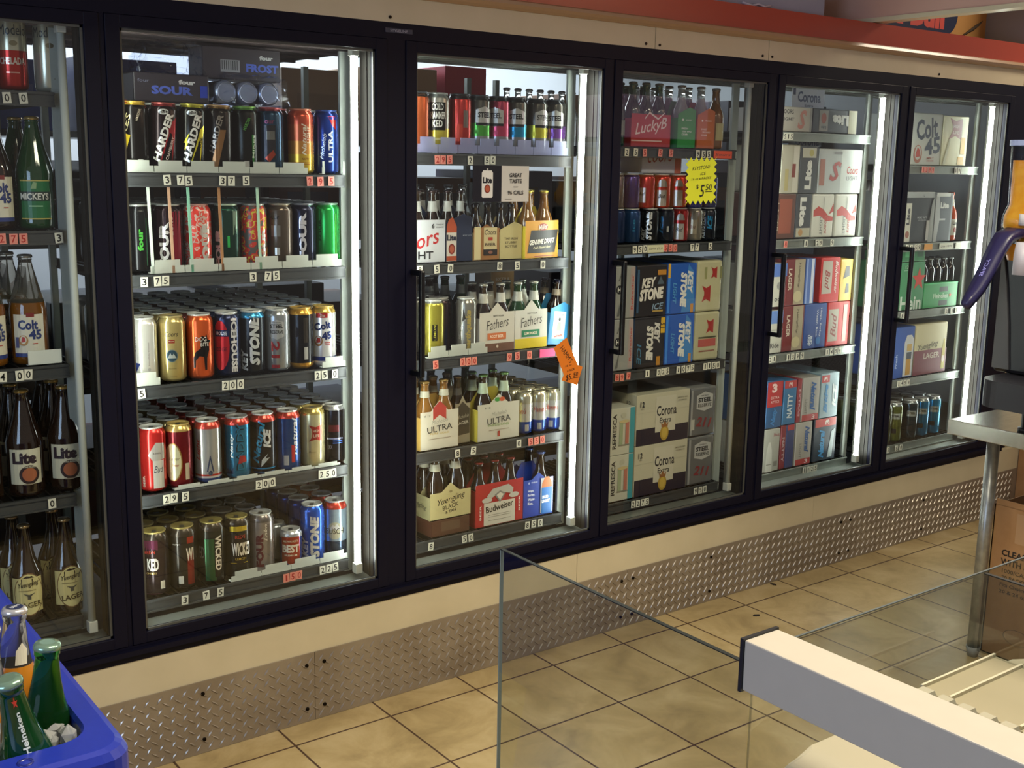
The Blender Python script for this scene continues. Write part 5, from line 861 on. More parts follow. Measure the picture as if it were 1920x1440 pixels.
carton(4.050, 4.225, z+.207, .075, .18, '#2f7c4c', [('r', -.03, .035, .05, .03, '#4ca46c'), ('r', .05, .035, .04, .03, '#1c5c38')], 'flat green pack lying on the star case, third shelf, rightmost door', G)
carton(4.240, 4.492, z, .108, .22, '#1f9048', [('r', .02, .078, .064, .022, '#15301f'), ('r', .02, .018, .064, .022, '#15301f'), ('t', 'Heineken', .0, .050, .110, .022, '#b8d8bc', 0, 0, .02), ('p', .070, .050, star(.012, .4), '#c05a34'), ('r', 0, .105, .25, .004, '#2cb060')], 'low bright green tray with cut handles, third shelf, rightmost door', G, chamf=.001)
for i in range(10):
    x = 4.262+.052*(i % 5); y = .145+.06*(i//5)
    o = bottle([(r*.75, zz*.50) for r, zz in LONG[:8]]+[(.012, .100)], M('#0c1210', 'bottle'), '#8c9494', 'small dark bottle on the green tray, %s row, %s from left' % (['front', 'rear'][i//5], ORD[i % 5]), 'small dark bottles standing on the green tray', (x, y, z+.111), seg=14)
z = SZ[6][3]; G = 'cases on the fourth shelf of the rightmost cooler door'
carton(4.040, 4.200, z, .222, .22, '#2450a0', [('p', .045, .105, [(-.034, -.10), (.030, -.10), (.030, .06), (.014, .08), (-.02, .08), (-.034, .05)], '#c4c8cc'), ('r', .046, .06, .034, .10, '#b88a2c'), ('r', .046, .130, .034, .03, '#c0a05c'), ('r', .046, .095, .036, .03, '#3c4450'), ('t', 'Fresh', -.042, .075, .06, .014, '#a8bce0', 90, 0, .03)], 'blue case with a beer glass picture, fourth shelf, rightmost door', G)
carton(4.204, 4.448, z, .226, .22, '#c3bc94', [('r', 0, .055, .244, .108, '#6c1c28'), ('t', 'Yuengling', -.02, .125, .150, .032, '#4a4430', 6, .4), ('t', 'LAGER', .010, .082, .120, .026, '#c4b4a4', 0, 0, .03), ('p', .098, .10, [(-.012, -.085), (.012, -.085), (.012, .0), (.004, .05), (-.004, .05), (-.012, .0)], '#a8982c'), ('e', .098, .06, .020, .030, '#c8b8a0')], 'cream over maroon case with script and bottle picture, fourth shelf, rightmost door', G, chamf=.008)
z = SZ[6][4]; G = 'tall cans on the bottom shelf of the rightmost cooler door'
D6 = [(4.075, '#3c4224', 'yellow green can', .15), (4.150, '#565c26', 'olive can', .15), (4.265, '#1c2c34', 'dark can with pale badge', .15), (4.350, '#1c6488', 'blue can with pale badge', .15), (4.440, '#1f7094', 'bright blue can with pale badge', .15)]
for x, c, s_, yy in D6:
    can(x, yy, z, [(.9, c), (1, '#8c9494')], [('r', .01, .115, .040, .026, '#a8b0ac'), ('t', 'STEEL', .01, .117, .034, .010, '#20262a', 0, 0, .03), ('r', 0, .05, .03, .02, '#2c2c30')], s_+' in the front row, bottom shelf, rightmost door', G)
    row(yy, (x, z), 0, 4, [(.9, c), (1, '#8c9494')], s_, 'bottom shelf, rightmost door', G, lid='#c0c4c2')

# ------------------------------------------------------------ door 1
z = SZ[1][0]; G = 'large cans on the top shelf of the leftmost cooler door'
def modelo(x, lab, red=True, y=.16):
    P3 = [(.024, 0), (.031, .004), (.0335, .010), (.0335, .168), (.031, .178), (.027, .186)]
    o = thing('beer_can', (x, y, z), lab, 'can', G); o.rotation_euler = (0, 0, facing(x, y))
    mb = MB(); mb.lathe(P3[:3]+[(.0335, .090)], M('#b3261f' if red else '#c9c8b4', 'can'), 30, cap1=False)
    mb.lathe([(.0335, .090)]+P3[3:], M('#c3bfa6', 'can'), 30, cap0=False)
    art_cyl(mb, [('t', 'Modelo', .004 if red else -.004, .136, .064, .024, '#2c3a44', 0, 0, .0), ('t', 'CHELADA', .0, .066, .060, .016, '#e0d0c0', 0, 0, .04) if red else ('e', .024, .075, .010, .014, '#8a7a58'), ('r', 0, .040, .03, .003, '#d8a090') if red else ('r', .016, .03, .01, .003, '#b8b490'), ('e', .004, .106, .018, .012, '#8c8468')], P3, .0335)
    mb.build('can_body', o)
    l = MB(); l.lathe([(.027, .186), (.029, .191), (.027, .192), (.026, .187), (.001, .187)], M('#b9bbb8', 'metal'), 24, cap0=False); l.build('lid', o)
    return o
modelo(.578, 'large silver can with a red lower half, top shelf of the leftmost door')
modelo(.660, 'large pale silver can at the right end, top shelf of the leftmost door', red=False)
modelo(.490, 'large silver and red can cut off by the photo edge, top shelf, leftmost door')
z = SZ[1][1]; G = 'large bottles on the second shelf of the leftmost cooler door'
mick = [('r', 0, .070, .070, .090, '#1c6a3c'), ('r', 0, .115, .072, .003, '#b8a858'), ('r', 0, .025, .072, .003, '#b8a858'), ('r', 0, .078, .070, .022, '#20302c'), ('t', "MICKEYS", -.003, .078, .066, .016, '#d8d8cc', 0, 0, .03), ('p', -.002, .102, [(-.008, -.006), (.004, -.006), (.006, .008), (-.002, .010)], '#8aa878'), ('r', 0, .055, .03, .003, '#8ab890')]
colt = [('r', 0, .076, .074, .094, '#cfcbba'), ('r', 0, .024, .074, .009, '#2c3a78'), ('r', .004, .122, .018, .010, '#7a2c2c'), ('t', 'Colt', -.002, .098, .046, .024, '#25346c', 0, 0, .04), ('t', '45', .014, .074, .030, .024, '#25346c', 0, 0, .04), ('e', -.014, .060, .022, .026, '#a8804c'), ('e', -.014, .062, .015, .019, '#cfcbba'), ('p', -.014, .061, [(-.005, -.006), (.005, -.004), (.004, .007), (-.002, .008)], '#a8322c'), ('r', .012, .052, .012, .002, '#a8322c'), ('r', -.028, .055, .008, .026, '#4a5080')]
b1 = bottle(QUART, GREEN_B, '#b89a5c', 'large green bottle with green label reading MICKEYS, second shelf, leftmost door', G, (.612, .16, z), art=mick, rz=facing(.612, .16))
dup(b1, (.598, .255, z), facing(.598, .255), 'large green bottle standing behind the green labelled one, leftmost door')
dup(b1, (.505, .27, z), facing(.505, .27), 'large green bottle further back at the left, second shelf, leftmost door')
bottle(QUART, BROWN_B, '#b8b0a0', 'large brown bottle with white Colt 45 label at the left edge, second shelf', G, (.520, .16, z), art=colt, rz=facing(.52, .16)+.25, neck=(.215, .245, '#c8c4b4'))
z = SZ[1][2]; G = 'large bottles on the third shelf of the leftmost cooler door'
c1 = bottle(QUART, glassy('thin_clear_glass', '#e6dfd0', .02, .95, 1.15), '#a9a596', 'large clear bottle of amber beer with white Colt 45 label, third shelf, leftmost door', G, (.578, .16, z), art=colt, rz=facing(.578, .16), liquid=(AMBER_B, .150))
dup(c1, (.482, .16, z), facing(.482, .16)+.4, 'large amber bottle at the photo edge, third shelf, leftmost door')
for i, (x, y) in enumerate([(.560, .262), (.540, .36)]): dup(c1, (x, y, z), facing(x, y), 'large clear bottle standing %s behind the white labelled one, third shelf, leftmost door' % ['directly', 'second'][i])
b = MB().box(-.034, 0, 0, .044, .003, .036, FROST).box(-.034, 0, 0, .044, .02, .002, FROST); o = b.build('shelf_stop'); o.location = (.592, .103, z); tag(o, 'frosted white plastic stop in front of the amber bottle, third shelf, leftmost door', 'shelf stop')
z = SZ[1][3]; G = 'large bottles on the fourth shelf of the leftmost cooler door'
lite = [('r', 0, .078, .078, .088, '#c3c0aa'), ('t', 'Lite', -.002, .100, .058, .030, '#2a1c28', 0, 0, .06), ('e', .008, .058, .048, .048, '#2c1c1c'), ('e', .008, .058, .034, .034, '#9c5a3c'), ('t', 'A FINE PILSNER', .008, .0775, .030, .0045, '#c8c4b0'), ('r', .004, .034, .02, .003, '#8a7c68')]
l1 = bottle(QUART, BROWN_B, '#b8924c', 'large brown bottle with Lite label, right end of the fourth shelf, leftmost door', G, (.648, .155, z), art=lite, rz=facing(.648, .155))
dup(l1, (.549, .155, z), facing(.549, .155), 'large brown bottle with Lite label, second from right, fourth shelf, leftmost door')
dup(l1, (.450, .155, z), facing(.45, .155), 'large brown bottle with Lite label at the photo edge, fourth shelf, leftmost door')
for i, x in enumerate((.646, .546)):
    for j in (1, 2): dup(l1, (x, .155+.095*j, z), facing(x, .2), 'large brown bottle, %s behind the %s Lite bottle, leftmost door' % (ORD[j-1], ['right end', 'second'][i]))
z = SZ[1][4]; G = 'large bottles on the bottom shelf of the leftmost cooler door'
lag = [('r', 0, .072, .078, .090, '#c9bf86'), ('e', .004, .074, .074, .112, '#6a4a2c'), ('e', .004, .074, .070, .106, '#cfc58c'), ('t', 'Yuengling', .004, .100, .050, .016, '#3a3426', 8, .4), ('p', .004, .070, [(-.014, .008), (-.004, .0), (-.004, -.008), (.004, -.008), (.004, .0), (.014, .008), (0, .004)], '#4a4a44'), ('t', 'LAGER', .006, .047, .056, .014, '#4a3c20', 4, 0, .02), ('r', .0, .085, .04, .0015, '#8a7c54')]
PB = [(.034, 0), (.040, .005), (.0405, .012), (.0405, .115), (.036, .130), (.024, .160), (.016, .200), (.0125, .236), (.0145, .238), (.0130, .244)]
g1 = bottle(PB, BROWN_B, '#a98c60', 'large brown bottle with cream LAGER label, right of the bottom shelf, leftmost door', G, (.632, .155, z), art=lag, rz=facing(.632, .155)+.18)
dup(g1, (.534, .155, z), facing(.534, .155), 'large brown bottle with cream LAGER label above the blue bin, leftmost door')
for i, x in enumerate((.628, .528)): dup(g1, (x, .25, z), facing(x, .2), 'large brown bottle standing behind the %s cream labelled bottle, leftmost door' % ['right', 'left'][i])

# ------------------------------------------------------------ storeroom stock behind the top shelves
G = 'packs stacked on the storeroom rack behind the cooler'
def back(x0, x1, y0, z0, h, c, art, lab, d=.3, cat='beer case'): return carton(x0, x1, z0, h, d, c, art, lab, None, y0=y0, cat=cat)
# rear rack: planks and posts standing in the cold room
for n_, zz in enumerate((.3, .8, 1.3, 1.66)):
    o = MB().box(-.25, 1.17, zz-.02, 4.80, 1.65, zz-.001, M('#5c6064', 'metal')).build('storage_shelf'); tag(o, 'long grey shelf plank, %s from the floor, in the cold room behind the cooler' % ORD[n_], 'shelf')
for n_, xx in enumerate((-.28, 4.81)):
    o = MB().box(xx, 1.17, 0, xx+.025, 1.65, 1.9, M('#4c5054', 'metal')).build('rack_upright'); tag(o, '%s end panel of the storage shelving in the cold room' % ['left', 'right'][n_], 'shelf upright')
PURP = '#3a3440'
back(.875, 1.075, .20, 1.7215, .072, '#3c3740', [('t', 'four', .04, .052, .045, .012, '#e0e0e0', 0, 0, .06), ('t', 'SOUR', .0, .030, .11, .022, '#6078e0', 0, 0, .05), ('r', .085, .03, .02, .03, '#2a48c0'), ('t', 'four', -.075, .052, .03, .008, '#8088a0')], 'dark pack with blue word SOUR lying on the top shelf cans, second door', .10)
back(1.075, 1.300, .24, 1.790, .085, '#4a444c', [('t', 'four', .07, .062, .040, .012, '#e0e0e0', 0, 0, .06), ('t', 'FROST', .058, .034, .095, .022, '#6078e0', 0, 0, .05), ('r', -.035, .036, .055, .032, '#b8b8bc')]+[('r', -.058+.006*q, .038, .002, .024, '#3a3a40') for q in range(8)], 'dark pack with blue word FROST lying above the top shelf cans, second door', .10)
for i in range(3):
    mb = MB(); mb.lathe([(r, zz) for r, zz in canprof(.12, .031)], M('#a4aec4', 'can'), 22); mb.lathe([(.026, -.001), (.024, -.001), (.022, .004), (.001, .006)], M('#a8b0c4', 'metal'), 22, cap0=False)
    o = mb.build('beer_can'); o.rotation_euler = (R(-90), 0, 0); o.location = (1.125+.062*i, .205, 1.7555)
    tag(o, 'can lying with its silver base outwards, %s of three, above the second door top shelf' % ORD[i], 'can', 'cans lying on their sides behind the top shelf')
wrap = pane_mat('plastic_wrap', (.88, .90, .96, 1), .5, .18)
def wrapped(x0, x1, y0, z0, z1, lab, d=.12):
    bm = bmesh.new(); bmesh.ops.create_cube(bm, size=1); bmesh.ops.subdivide_edges(bm, edges=bm.edges[:], cuts=7, use_grid_fill=True)
    rnd = random.Random(int(x0*100))
    for v in bm.verts:
        v.co = Vector(((x0+x1)/2+v.co.x*(x1-x0)*(1-.25*(v.co.z+.5)), y0+d/2+v.co.y*d*.9, (z0+z1)/2+v.co.z*(z1-z0)))+Vector((rnd.uniform(-.008, .008), rnd.uniform(-.008, .008), rnd.uniform(-.008, .008)))
    mb = MB().bm(bm, wrap, False); o = mb.build('plastic_wrap', fix=False); return tag(o, lab, 'plastic wrap')
wrapped(.90, 1.065, .20, 1.796, 1.872, 'crumpled clear plastic wrap on top of the SOUR pack, second door')
wrapped(1.09, 1.31, .18, 1.722, 1.80, 'crumpled clear plastic wrap around the three lying cans, second door')
bottle([(r*.6, zz*1.3) for r, zz in LONG], M('#c8b46c', 'can'), '#20242c', 'slim gold topped bottle standing far back behind the top shelf, second door', None, (1.60, 1.22, 1.661))
BX = [(-.05, .35, 1.66, .26, '#8a6a4c', 'brown box far back behind the leftmost door, upper rack'), (.62, .95, 1.66, .22, '#3c5aa8', 'blue pack far back behind the second door, upper rack'), (1.02, 1.36, 1.66, .24, '#2c3a78', 'navy pack far back behind the second door, upper rack'), (1.75, 2.05, 1.66, .25, '#a89078', 'tan carton with pale wrap behind the second door, upper rack'), (2.12, 2.42, 1.66, .28, '#b89c7c', 'tan open carton far behind the third door, upper rack'), (2.46, 2.66, 1.66, .30, '#c0304c', 'crimson pack far behind the third door, upper rack'), (3.05, 3.40, 1.66, .22, '#a58a74', 'brown box far behind the third door near the tube, upper rack'), (3.60, 3.82, 1.66, .20, '#b0aaa0', 'pale box far behind the fourth door, upper rack'), (4.1, 4.5, 1.66, .24, '#2a2e3c', 'dark box far behind the fifth door, upper rack')]
for x0, x1, z0, h, c, lab in BX: back(x0, x1, 1.17, z0, h, c, [('r', 0, h*.5, (x1-x0)*.6, h*.3, '#9a8470' if c[1] > '5' else '#5a6cae')], lab, .35)
cols = ['#2a2430', '#3a2c28', '#20283c', '#4c2428', '#2c2c30', '#5a3c2c', '#34304a', '#28343c']
k_ = 0
for zz in (.3, .8, 1.3):
    x = -.15; kk_ = 0
    while x < 4.6:
        wd = random.Random(k_).uniform(.24, .42); hh_ = random.Random(k_+50).uniform(.20, .33)
        o = carton(x, min(x+wd-.02, 4.79), zz, hh_, .42, cols[k_ % 8], [('r', 0, hh_*.6, wd*.5, hh_*.25, cols[(k_+3) % 8])], '%s dark case from the left on the %s level of the cold room rack' % (ORD[kk_], {.3: 'lowest', .8: 'middle', 1.3: 'upper middle'}[zz]), 'dark cases on the cold room rack', y0=1.19)
        x += wd; k_ += 1; kk_ += 1
# ------------------------------------------------------------ signs on the door glass
def hang(name, poly, th, mat, art, loc, rot, label, cat='sign'):
    mb = MB(); mb.prism(poly, th, lambda u, v, d: (u, -d, v), mat)
    art_flat(mb, art, lambda u, v, o: (u, -th-o, v), 'paper'); o = mb.build(name); o.location = loc; o.rotation_euler = rot
    return tag(o, label, cat)
def burst(w_, h_, nx, nz, d):
    P_ = []; a, b_ = w_/2, h_/2
    for i in range(nx): x = -a+w_*i/nx; P_ += [(x, b_), (x+w_/nx/2, b_-d)]
    for i in range(nz): y = b_-h_*i/nz; P_ += [(a, y), (a-d, y-h_/nz/2)]
    for i in range(nx): x = a-w_*i/nx; P_ += [(x, -b_), (x-w_/nx/2, -b_+d)]
    for i in range(nz): y = -b_+h_*i/nz; P_ += [(-a, y), (-a+d, y+h_/nz/2)]
    return P_
hang('price_sign', burst(.150, .158, 6, 7, .014), .0008, M('#d9e02c', 'paper'), [('t', 'KEYSTONE', 0, .044, .088, .012, '#1c1c1c', 4, .3, 0), ('t', 'ICE', .008, .024, .028, .010, '#1c1c1c', 4, .3, 0), ('t', '16 oz 6-PACKS', .0, .008, .094, .008, '#1c1c1c', 2, .2, 0), ('t', '$', -.018, -.020, .010, .016, '#1c1c1c'), ('t', '5', .004, -.034, .024, .040, '#1c1c1c', 0, .2, 0), ('t', '50', .036, -.022, .030, .020, '#1c1c1c', 0, .1, 0), ('r', .036, -.037, .034, .002, '#1c1c1c')], (2.732, .0075, 1.536), (0, R(-2), 0), 'yellow starburst sign with handwritten black price on the fourth door glass')
b = MB().box(0, -.001, 0, .104, 0, .105, M('#191a24', 'gloss')); b.box(.104, -.001, 0, .206, 0, .105, M('#c3c2bd', 'paper'))
art_flat(b, [('p', .052, .050, [(-.020, -.034), (-.017, -.038), (.017, -.038), (.020, -.034), (.020, .034), (.015, .041), (-.015, .041), (-.020, .034)], '#d8d8d4'), ('r', .052, .094, .006, .006, '#a8a8a4'), ('t', 'Lite', .052, .063, .033, .018, '#1c1d26', 0, 0, .05), ('e', .052, .038, .021, .025, '#7c2f24'), ('e', .052, .038, .015, .019, '#a8553c'),
    ('t', 'GREAT', .155, .078, .047, .012, '#26262c', 0, 0, .02), ('t', 'TASTE', .155, .061, .045, .012, '#26262c', 0, 0, .02), ('r', .155, .044, .018, .0012, '#26262c'), ('t', '96 CALS', .155, .027, .058, .012, '#26262c', 0, 0, .02), ('r', .128, .008, .026, .0012, '#4a4a50')], lambda u, v, o: (u, -.001-o, v))
o = b.build('advert_sticker'); o.location = (1.789, .0078, 1.470); tag(o, 'black and white sticker with can picture and GREAT TASTE on the third door glass', 'sticker')
arrow = [(-.058, .041), (-.007, .070), (.043, -.022), (.063, -.031), (.043, -.089), (-.022, -.067), (-.014, -.050)]
hang('price_sign', arrow, .0008, M('#d8761c', 'paper'), [('t', "HAMM'S", -.006, .016, .068, .017, '#2a1a10', -50, .1, 0), ('t', '16 oz', .004, -.020, .026, .007, '#2a1a10', 8, .2, 0), ('t', '6 PACK', .014, -.036, .032, .007, '#2a1a10', 10, .2, 0), ('t', '$5.', .006, -.060, .026, .022, '#2a1a10', 8, .2, 0), ('t', '50', .034, -.052, .020, .014, '#2a1a10', 8, .2, 0), ('r', .035, -.062, .020, .0016, '#2a1a10')], (2.166, .0075, .972), (0, 0, 0), 'orange paper arrow with handwritten price on the third door glass')

# ------------------------------------------------------------ grey box and round sign on the ledge
b = MB().box(0, 0, 0, 1.9, .30, .10, noise_mat('grey_box_cover', 5, [(0, '#9496a4'), (1, '#a2a4b2')], .6), .004); b.box(1.2, -.002, .0, 1.88, .31, .006, M('#3a3444', 'dull'))
b.tube([(1.46, -.004, .012), (1.50, -.012, .004), (1.54, -.004, .014), (1.56, -.014, .006), (1.60, -.006, .012)], .004, M('#cfc8d0', 'plastic'), 6)
o = b.build('storage_box'); o.location = (1.455, .035, 2.1225); tag(o, 'long grey box lying on the red ledge above the cooler', 'box')
mb = MB(); n = 28; P_ = [(-.34, 0), (.24, 0)]+[(.24+.09*math.cos(a*PI/2/8-PI/2+0), .09+.09*math.sin(a*PI/2/8-PI/2)) for a in range(9)]+[(.33, .30), (-.34, .30)]
mb.prism(P_, .02, lambda u, v, d: (u, -d, v), M('#24304c', 'gloss')); art_flat(mb, [('t', 'Red Bull', -.05, .075, .56, .11, '#c8463c', 0, 0, .05), ('r', .0, .0, .001, .001, '#24304c')], lambda u, v, o: (u, -.02-o, v))
o = mb.build('round_sign'); o.location = (4.27, .318, 2.172); tag(o, 'dark blue sign with red lettering half hidden behind the soffit', 'sign')

# ------------------------------------------------------------ blue ice bin (lower left)
BLUE = noise_mat('blue_plastic', 90, [(0, '#1f2f9c'), (1, '#2436a8')], .34)
BLUED = BLUE
bn = thing('ice_bin', (-.10, -1.15, 0), 'blue plastic ice bin full of bottles at the lower left', 'ice bin')
bx0, bx1, by0, by1, zt = -.345, .345, -.40, .40, .92
def rrect(x0, y0, x1, y1, r, n=5):
    P_ = []
    for cx, cy, a0 in ((x1-r, y1-r, 0), (x0+r, y1-r, 90), (x0+r, y0+r, 180), (x1-r, y0+r, 270)):
        for i in range(n+1): a = R(a0+90*i/n); P_.append((cx+r*math.cos(a), cy+r*math.sin(a)))
    return P_
def loops(mb, ls, mat, close=True, smooth=True):
    n = len(ls[0][0]); st = len(mb.v); vs = []
    for P_, z_ in ls: vs += [(x, y, z_) for x, y in P_]
    fs = []
    for j in range(len(ls)-1):
        for i in range(n): fs.append((j*n+i, j*n+(i+1) % n, (j+1)*n+(i+1) % n, (j+1)*n+i))
    mb.add(vs, fs, mat, smooth)
    if close: mb.add([(x, y, ls[-1][1]) for x, y in ls[-1][0]], [tuple(range(n))], mat)
mb = MB()
loops(mb, [(rrect(bx0+.06, by0+.06, bx1-.06, by1-.06, .05), .50), (rrect(bx0+.015, by0+.015, bx1-.015, by1-.015, .04), zt-.075), (rrect(bx0, by0, bx1, by1, .035), zt-.07), (rrect(bx0, by0, bx1, by1, .035), zt-.012), (rrect(bx0+.005, by0+.005, bx1-.005, by1-.005, .033), zt-.003), (rrect(bx0+.012, by0+.012, bx1-.012, by1-.012, .030), zt), (rrect(bx0+.034, by0+.050, bx1-.034, by1-.05, .035), zt), (rrect(bx0+.037, by0+.054, bx1-.037, by1-.054, .035), zt-.006), (rrect(bx0+.052, by0+.068, bx1-.052, by1-.07, .03), zt-.36)], BLUE, smooth=False)
mb.build('bin_tub', bn)
mb = MB(); loops(mb, [(rrect(bx0+.08, by0+.08, bx1-.08, by1-.08, .04), .0), (rrect(bx0+.10, by0+.10, bx1-.10, by1-.10, .04), .10), (rrect(bx0+.14, by0+.14, bx1-.14, by1-.14, .04), .50)], BLUE, smooth=False); mb.build('bin_pedestal', bn)
mb = MB().lathe([(.009, 0), (.009, .0015), (.006, .0015), (.0055, -.004), (.001, -.004)], M('#1a2478', 'gloss'), 18, cap0=False); o = mb.build('rim_plug', bn); o.location = (.232, by0+.030, zt-.0005)
mb = MB().box(0, -.0015, 0, .08, 0, .03, M('#8a8c98', 'paper')); mb.box(.004, -.002, .004, .076, -.0015, .026, M('#4a4c68', 'paper')); o = mb.build('sticker', bn); o.location = (.25, by0-.0005, zt-.062)
def place(px_, py_, z_): return px_, py_
HK = [(.024, 0), (.030, .004), (.0305, .012), (.0305, .115), (.028, .132), (.021, .155), (.0165, .178), (.0135, .205), (.0135, .208), (.0148, .210), (.0148, .217), (.0130, .219), (.0130, .222)]
GG = glassy('green_glass', '#3f9a4c', .03, .92, 1.15); 
hb = bottle(HK, GG, '#8fb09c', 'upright green bottle with pale crown cap standing in the ice of the blue bin', 'green bottles in the blue bin', (.174, -1.405, .785), rz=0, liquid=(noise_mat('painted_beer_glow', 60, [(.3, '#6a8a18'), (.7, '#c0c83c')], .2), .122), tilt=(R(1.5), R(4)))  # glow of light through the beer is painted into its colour
hb2 = bottle(HK, M('#0a3a1a', 'bottle'), '#8fb09c', 'leaning green bottle with red star and white upright name in the blue bin', 'green bottles in the blue bin', (.164, -1.466, .784), rz=0, art=[('t', 'Heineken', .0, .163, .050, .0095, '#dfe6dc', 90, 0, .03), ('p', .0, .200, star(.0075), '#c83a2c')])
hb2.rotation_euler = (R(4), R(-9), R(-4))
for i, (x, y, z_, rz_) in enumerate([(.172, -1.27, .782, .2), (.128, -1.315, .782, 0)]):
    b_ = bottle(HK, glassy('ultra_clear', '#e4e2dc', .02, .95, 1.2), '#d8d8dc', ['clear bottle of amber beer with white and navy crown, back of the blue bin', 'clear amber beer bottle with white crown at the photo edge, blue bin'][i], 'clear bottles in the blue bin', (x, y, z_), rz=rz_, liquid=(M('#c07c1c', 'gloss'), .150), art=[('p', .0, .165, [(-.012, -.012), (.010, -.012), (.016, .006), (.004, .016), (-.010, .006)], '#d8d4c0')], tilt=(0, R(4)))
    cp = MB(); cp.add([(math.cos(2*PI*a/20)*.0105, math.sin(2*PI*a/20)*.0105, .2254) for a in range(20)], [tuple(range(20))], M('#1c2650', 'gloss')); vs, fs, _ = shape(('t', 'Ultra', 0, 0, .015, .006, '#ffffff', 30, .2, .02)); cp.add([(a, c, .2258) for a, c in vs], fs, M('#dfe2e8', 'gloss')); cp.build('cap_print', b_)
bottle(HK, AMBER_B, '#b8a050', 'amber bottle lying low in the ice at the left edge, blue bin', None, (.105, -1.385, .74), rz=0, tilt=(R(-10), R(-12)))
bottle(HK, M('#6a8a1c', 'bottle'), '#7a8a3c', 'lime green bottle low in the ice at the front left, blue bin', None, (.100, -1.455, .70), tilt=(R(3), R(-8)))
ICE = glassy('ice', '#f2f6f8', .03, .68, 1.31)
mb = MB(); rnd = random.Random(5)
for i in range(420):
    bm = bmesh.new(); bmesh.ops.create_icosphere(bm, subdivisions=1, radius=rnd.uniform(.014, .024))
    for v in bm.verts: v.co *= rnd.uniform(.75, 1.15)
    ox, oy = rnd.uniform(-.36, .183), rnd.uniform(-1.472, -.82); oz = .880+rnd.uniform(-.016, .014)
    if min((ox-a)**2+(oy-c)**2 for a, c in ((.176, -1.405), (.158, -1.465), (.174, -1.27), (.13, -1.315))) < .040**2: continue
    ok = True
    for v in bm.verts: v.co += Vector((ox, oy, oz))
    mb.bm(bm, ICE)
for i in range(26):
    bm = bmesh.new(); bmesh.ops.create_icosphere(bm, subdivisions=1, radius=rnd.uniform(.008, .014))
    for v in bm.verts: v.co = v.co*rnd.uniform(.75, 1.15)
    o_ = Vector((rnd.uniform(.10, .194), rnd.uniform(-1.486, -1.43), rnd.uniform(.890, .912)))
    for v in bm.verts: v.co += o_
    mb.bm(bm, ICE)
o = mb.build('crushed_ice'); tag(o, 'heap of clear ice pieces filling the blue bin', 'ice', None, 'stuff')
b = MB().box(-.36, -1.47, .60, .180, -.84, .862, M('#8b94a4', 'gloss')); o = b.build('ice_water'); tag(o, 'grey melt water and packed ice under the loose pieces in the bin', 'ice', None, 'stuff')

# ------------------------------------------------------------ acrylic screens, white bar, register
def sheet(x0, y0, z0, x1, y1, z1, label, rim):
    t = thing('acrylic_screen', ((x0+x1)/2, (y0+y1)/2, z0), label, 'screen'); cx, cy = (x0+x1)/2, (y0+y1)/2
    MB().box(x0-cx, y0-cy, 0, x1-cx, y1-cy, z1-z0, ACRYL).build('sheet', t)
    MB().box(x0-cx-.0002, y0-cy-.0002, z1-z0, x1-cx+.0002, y1-cy+.0002, z1-z0+.0012, rim).build('top_edge', t); return t
sA = sheet(.712, -2.048, .0, .717, -1.614, 1.083, 'clear acrylic screen with a slanting top edge at the middle foreground', ACRYL_EDGE)
MB().box(-.0027, .215, 0, .0027, .2162, 1.084, M('#8f9a92', 'plastic')).build('side_edge', sA)
sB = thing('acrylic_screen', (.753, -2.0505, 0), 'clear acrylic sheet behind the register, edge rising to the right', 'screen')
mb = MB(); mb.prism([(-.040, 0), (1.147, 0), (1.147, 1.10), (0, 1.10), (0, 1.058), (-.040, 1.058)], .004, lambda u, v, d: (u, d-.002, v), ACRYL); mb.build('sheet', sB)
MB().box(0, -.0012, 1.10, 1.147, .0012, 1.101, M('#50585a', 'plastic')).build('top_edge', sB)
sC = sheet(1.122, -2.60, 1.0, 1.127, -2.056, 1.10, 'short clear acrylic side piece over the register at the right', ACRYL_EDGE)
cnt = MB().box(.83, -2.95, 0, 1.75, -2.12, .86, M('#6c6258', 'plastic')); o = cnt.build('counter'); tag(o, 'plain counter block carrying the beige register', 'counter')
t = thing('white_beam', (.7255, -2.523, 1.061), 'thick white rectangular bar crossing the lower right foreground', 'bar')
MB().box(-.0255, -.45, 0, .0245, .475, .054, noise_mat('white_satin_paint', 40, [(0, '#b3aca0'), (1, '#b9b2a6')], .45), .0015).build('bar_body', t)
MB().box(-.0275, .475, -.002, .0265, .479, .0555, M('#1a1a20', 'plastic')).build('end_plate', t)
MB().box(-.02, -.44, -1.061, .02, -.40, 0, M('#bdb8b0', 'plastic')).build('support_post', t)
# register
rg = thing('cash_register', (.98, -2.30, .86), 'beige cash register with square keys behind the white bar', 'register')
BEI = M('#a8a18c', 'plastic'); BE2 = M('#989078', 'plastic')
mb = MB(); P_ = [(-.29, 0), (.32, 0), (.32, .10), (.17, .135), (-.21, .135), (-.25, .128), (-.285, .108), (-.29, .09)]
bm = bmesh.new(); n = len(P_); v0 = [bm.verts.new((x, .215, z_)) for x, z_ in P_]; v1 = [bm.verts.new((x, -.30, z_)) for x, z_ in P_]
bm.faces.new(v0); bm.faces.new(list(reversed(v1)))
for i in range(n): bm.faces.new((v0[i], v1[i], v1[(i+1) % n], v0[(i+1) % n]))
bmesh.ops.bevel(bm, geom=[e for e in bm.edges], offset=.006, segments=2, profile=.5, affect='EDGES'); mb.bm(bm, BEI)
mb.build('register_body', rg)
cv_ = MB().box(-.006, .098, .135, .150, .226, .139, BE2, .0015).build('printer_cover', rg)
for y_ in (.222, .186, .102): MB().box(-.004, y_, .139, .148, y_+.003, .143, M('#c4bea8', 'plastic')).build('cover_ridge', cv_)
MB().box(-.036, -.26, .135, .16, .094, .137, M('#9c957e', 'plastic'), .0008).build('key_deck', rg)
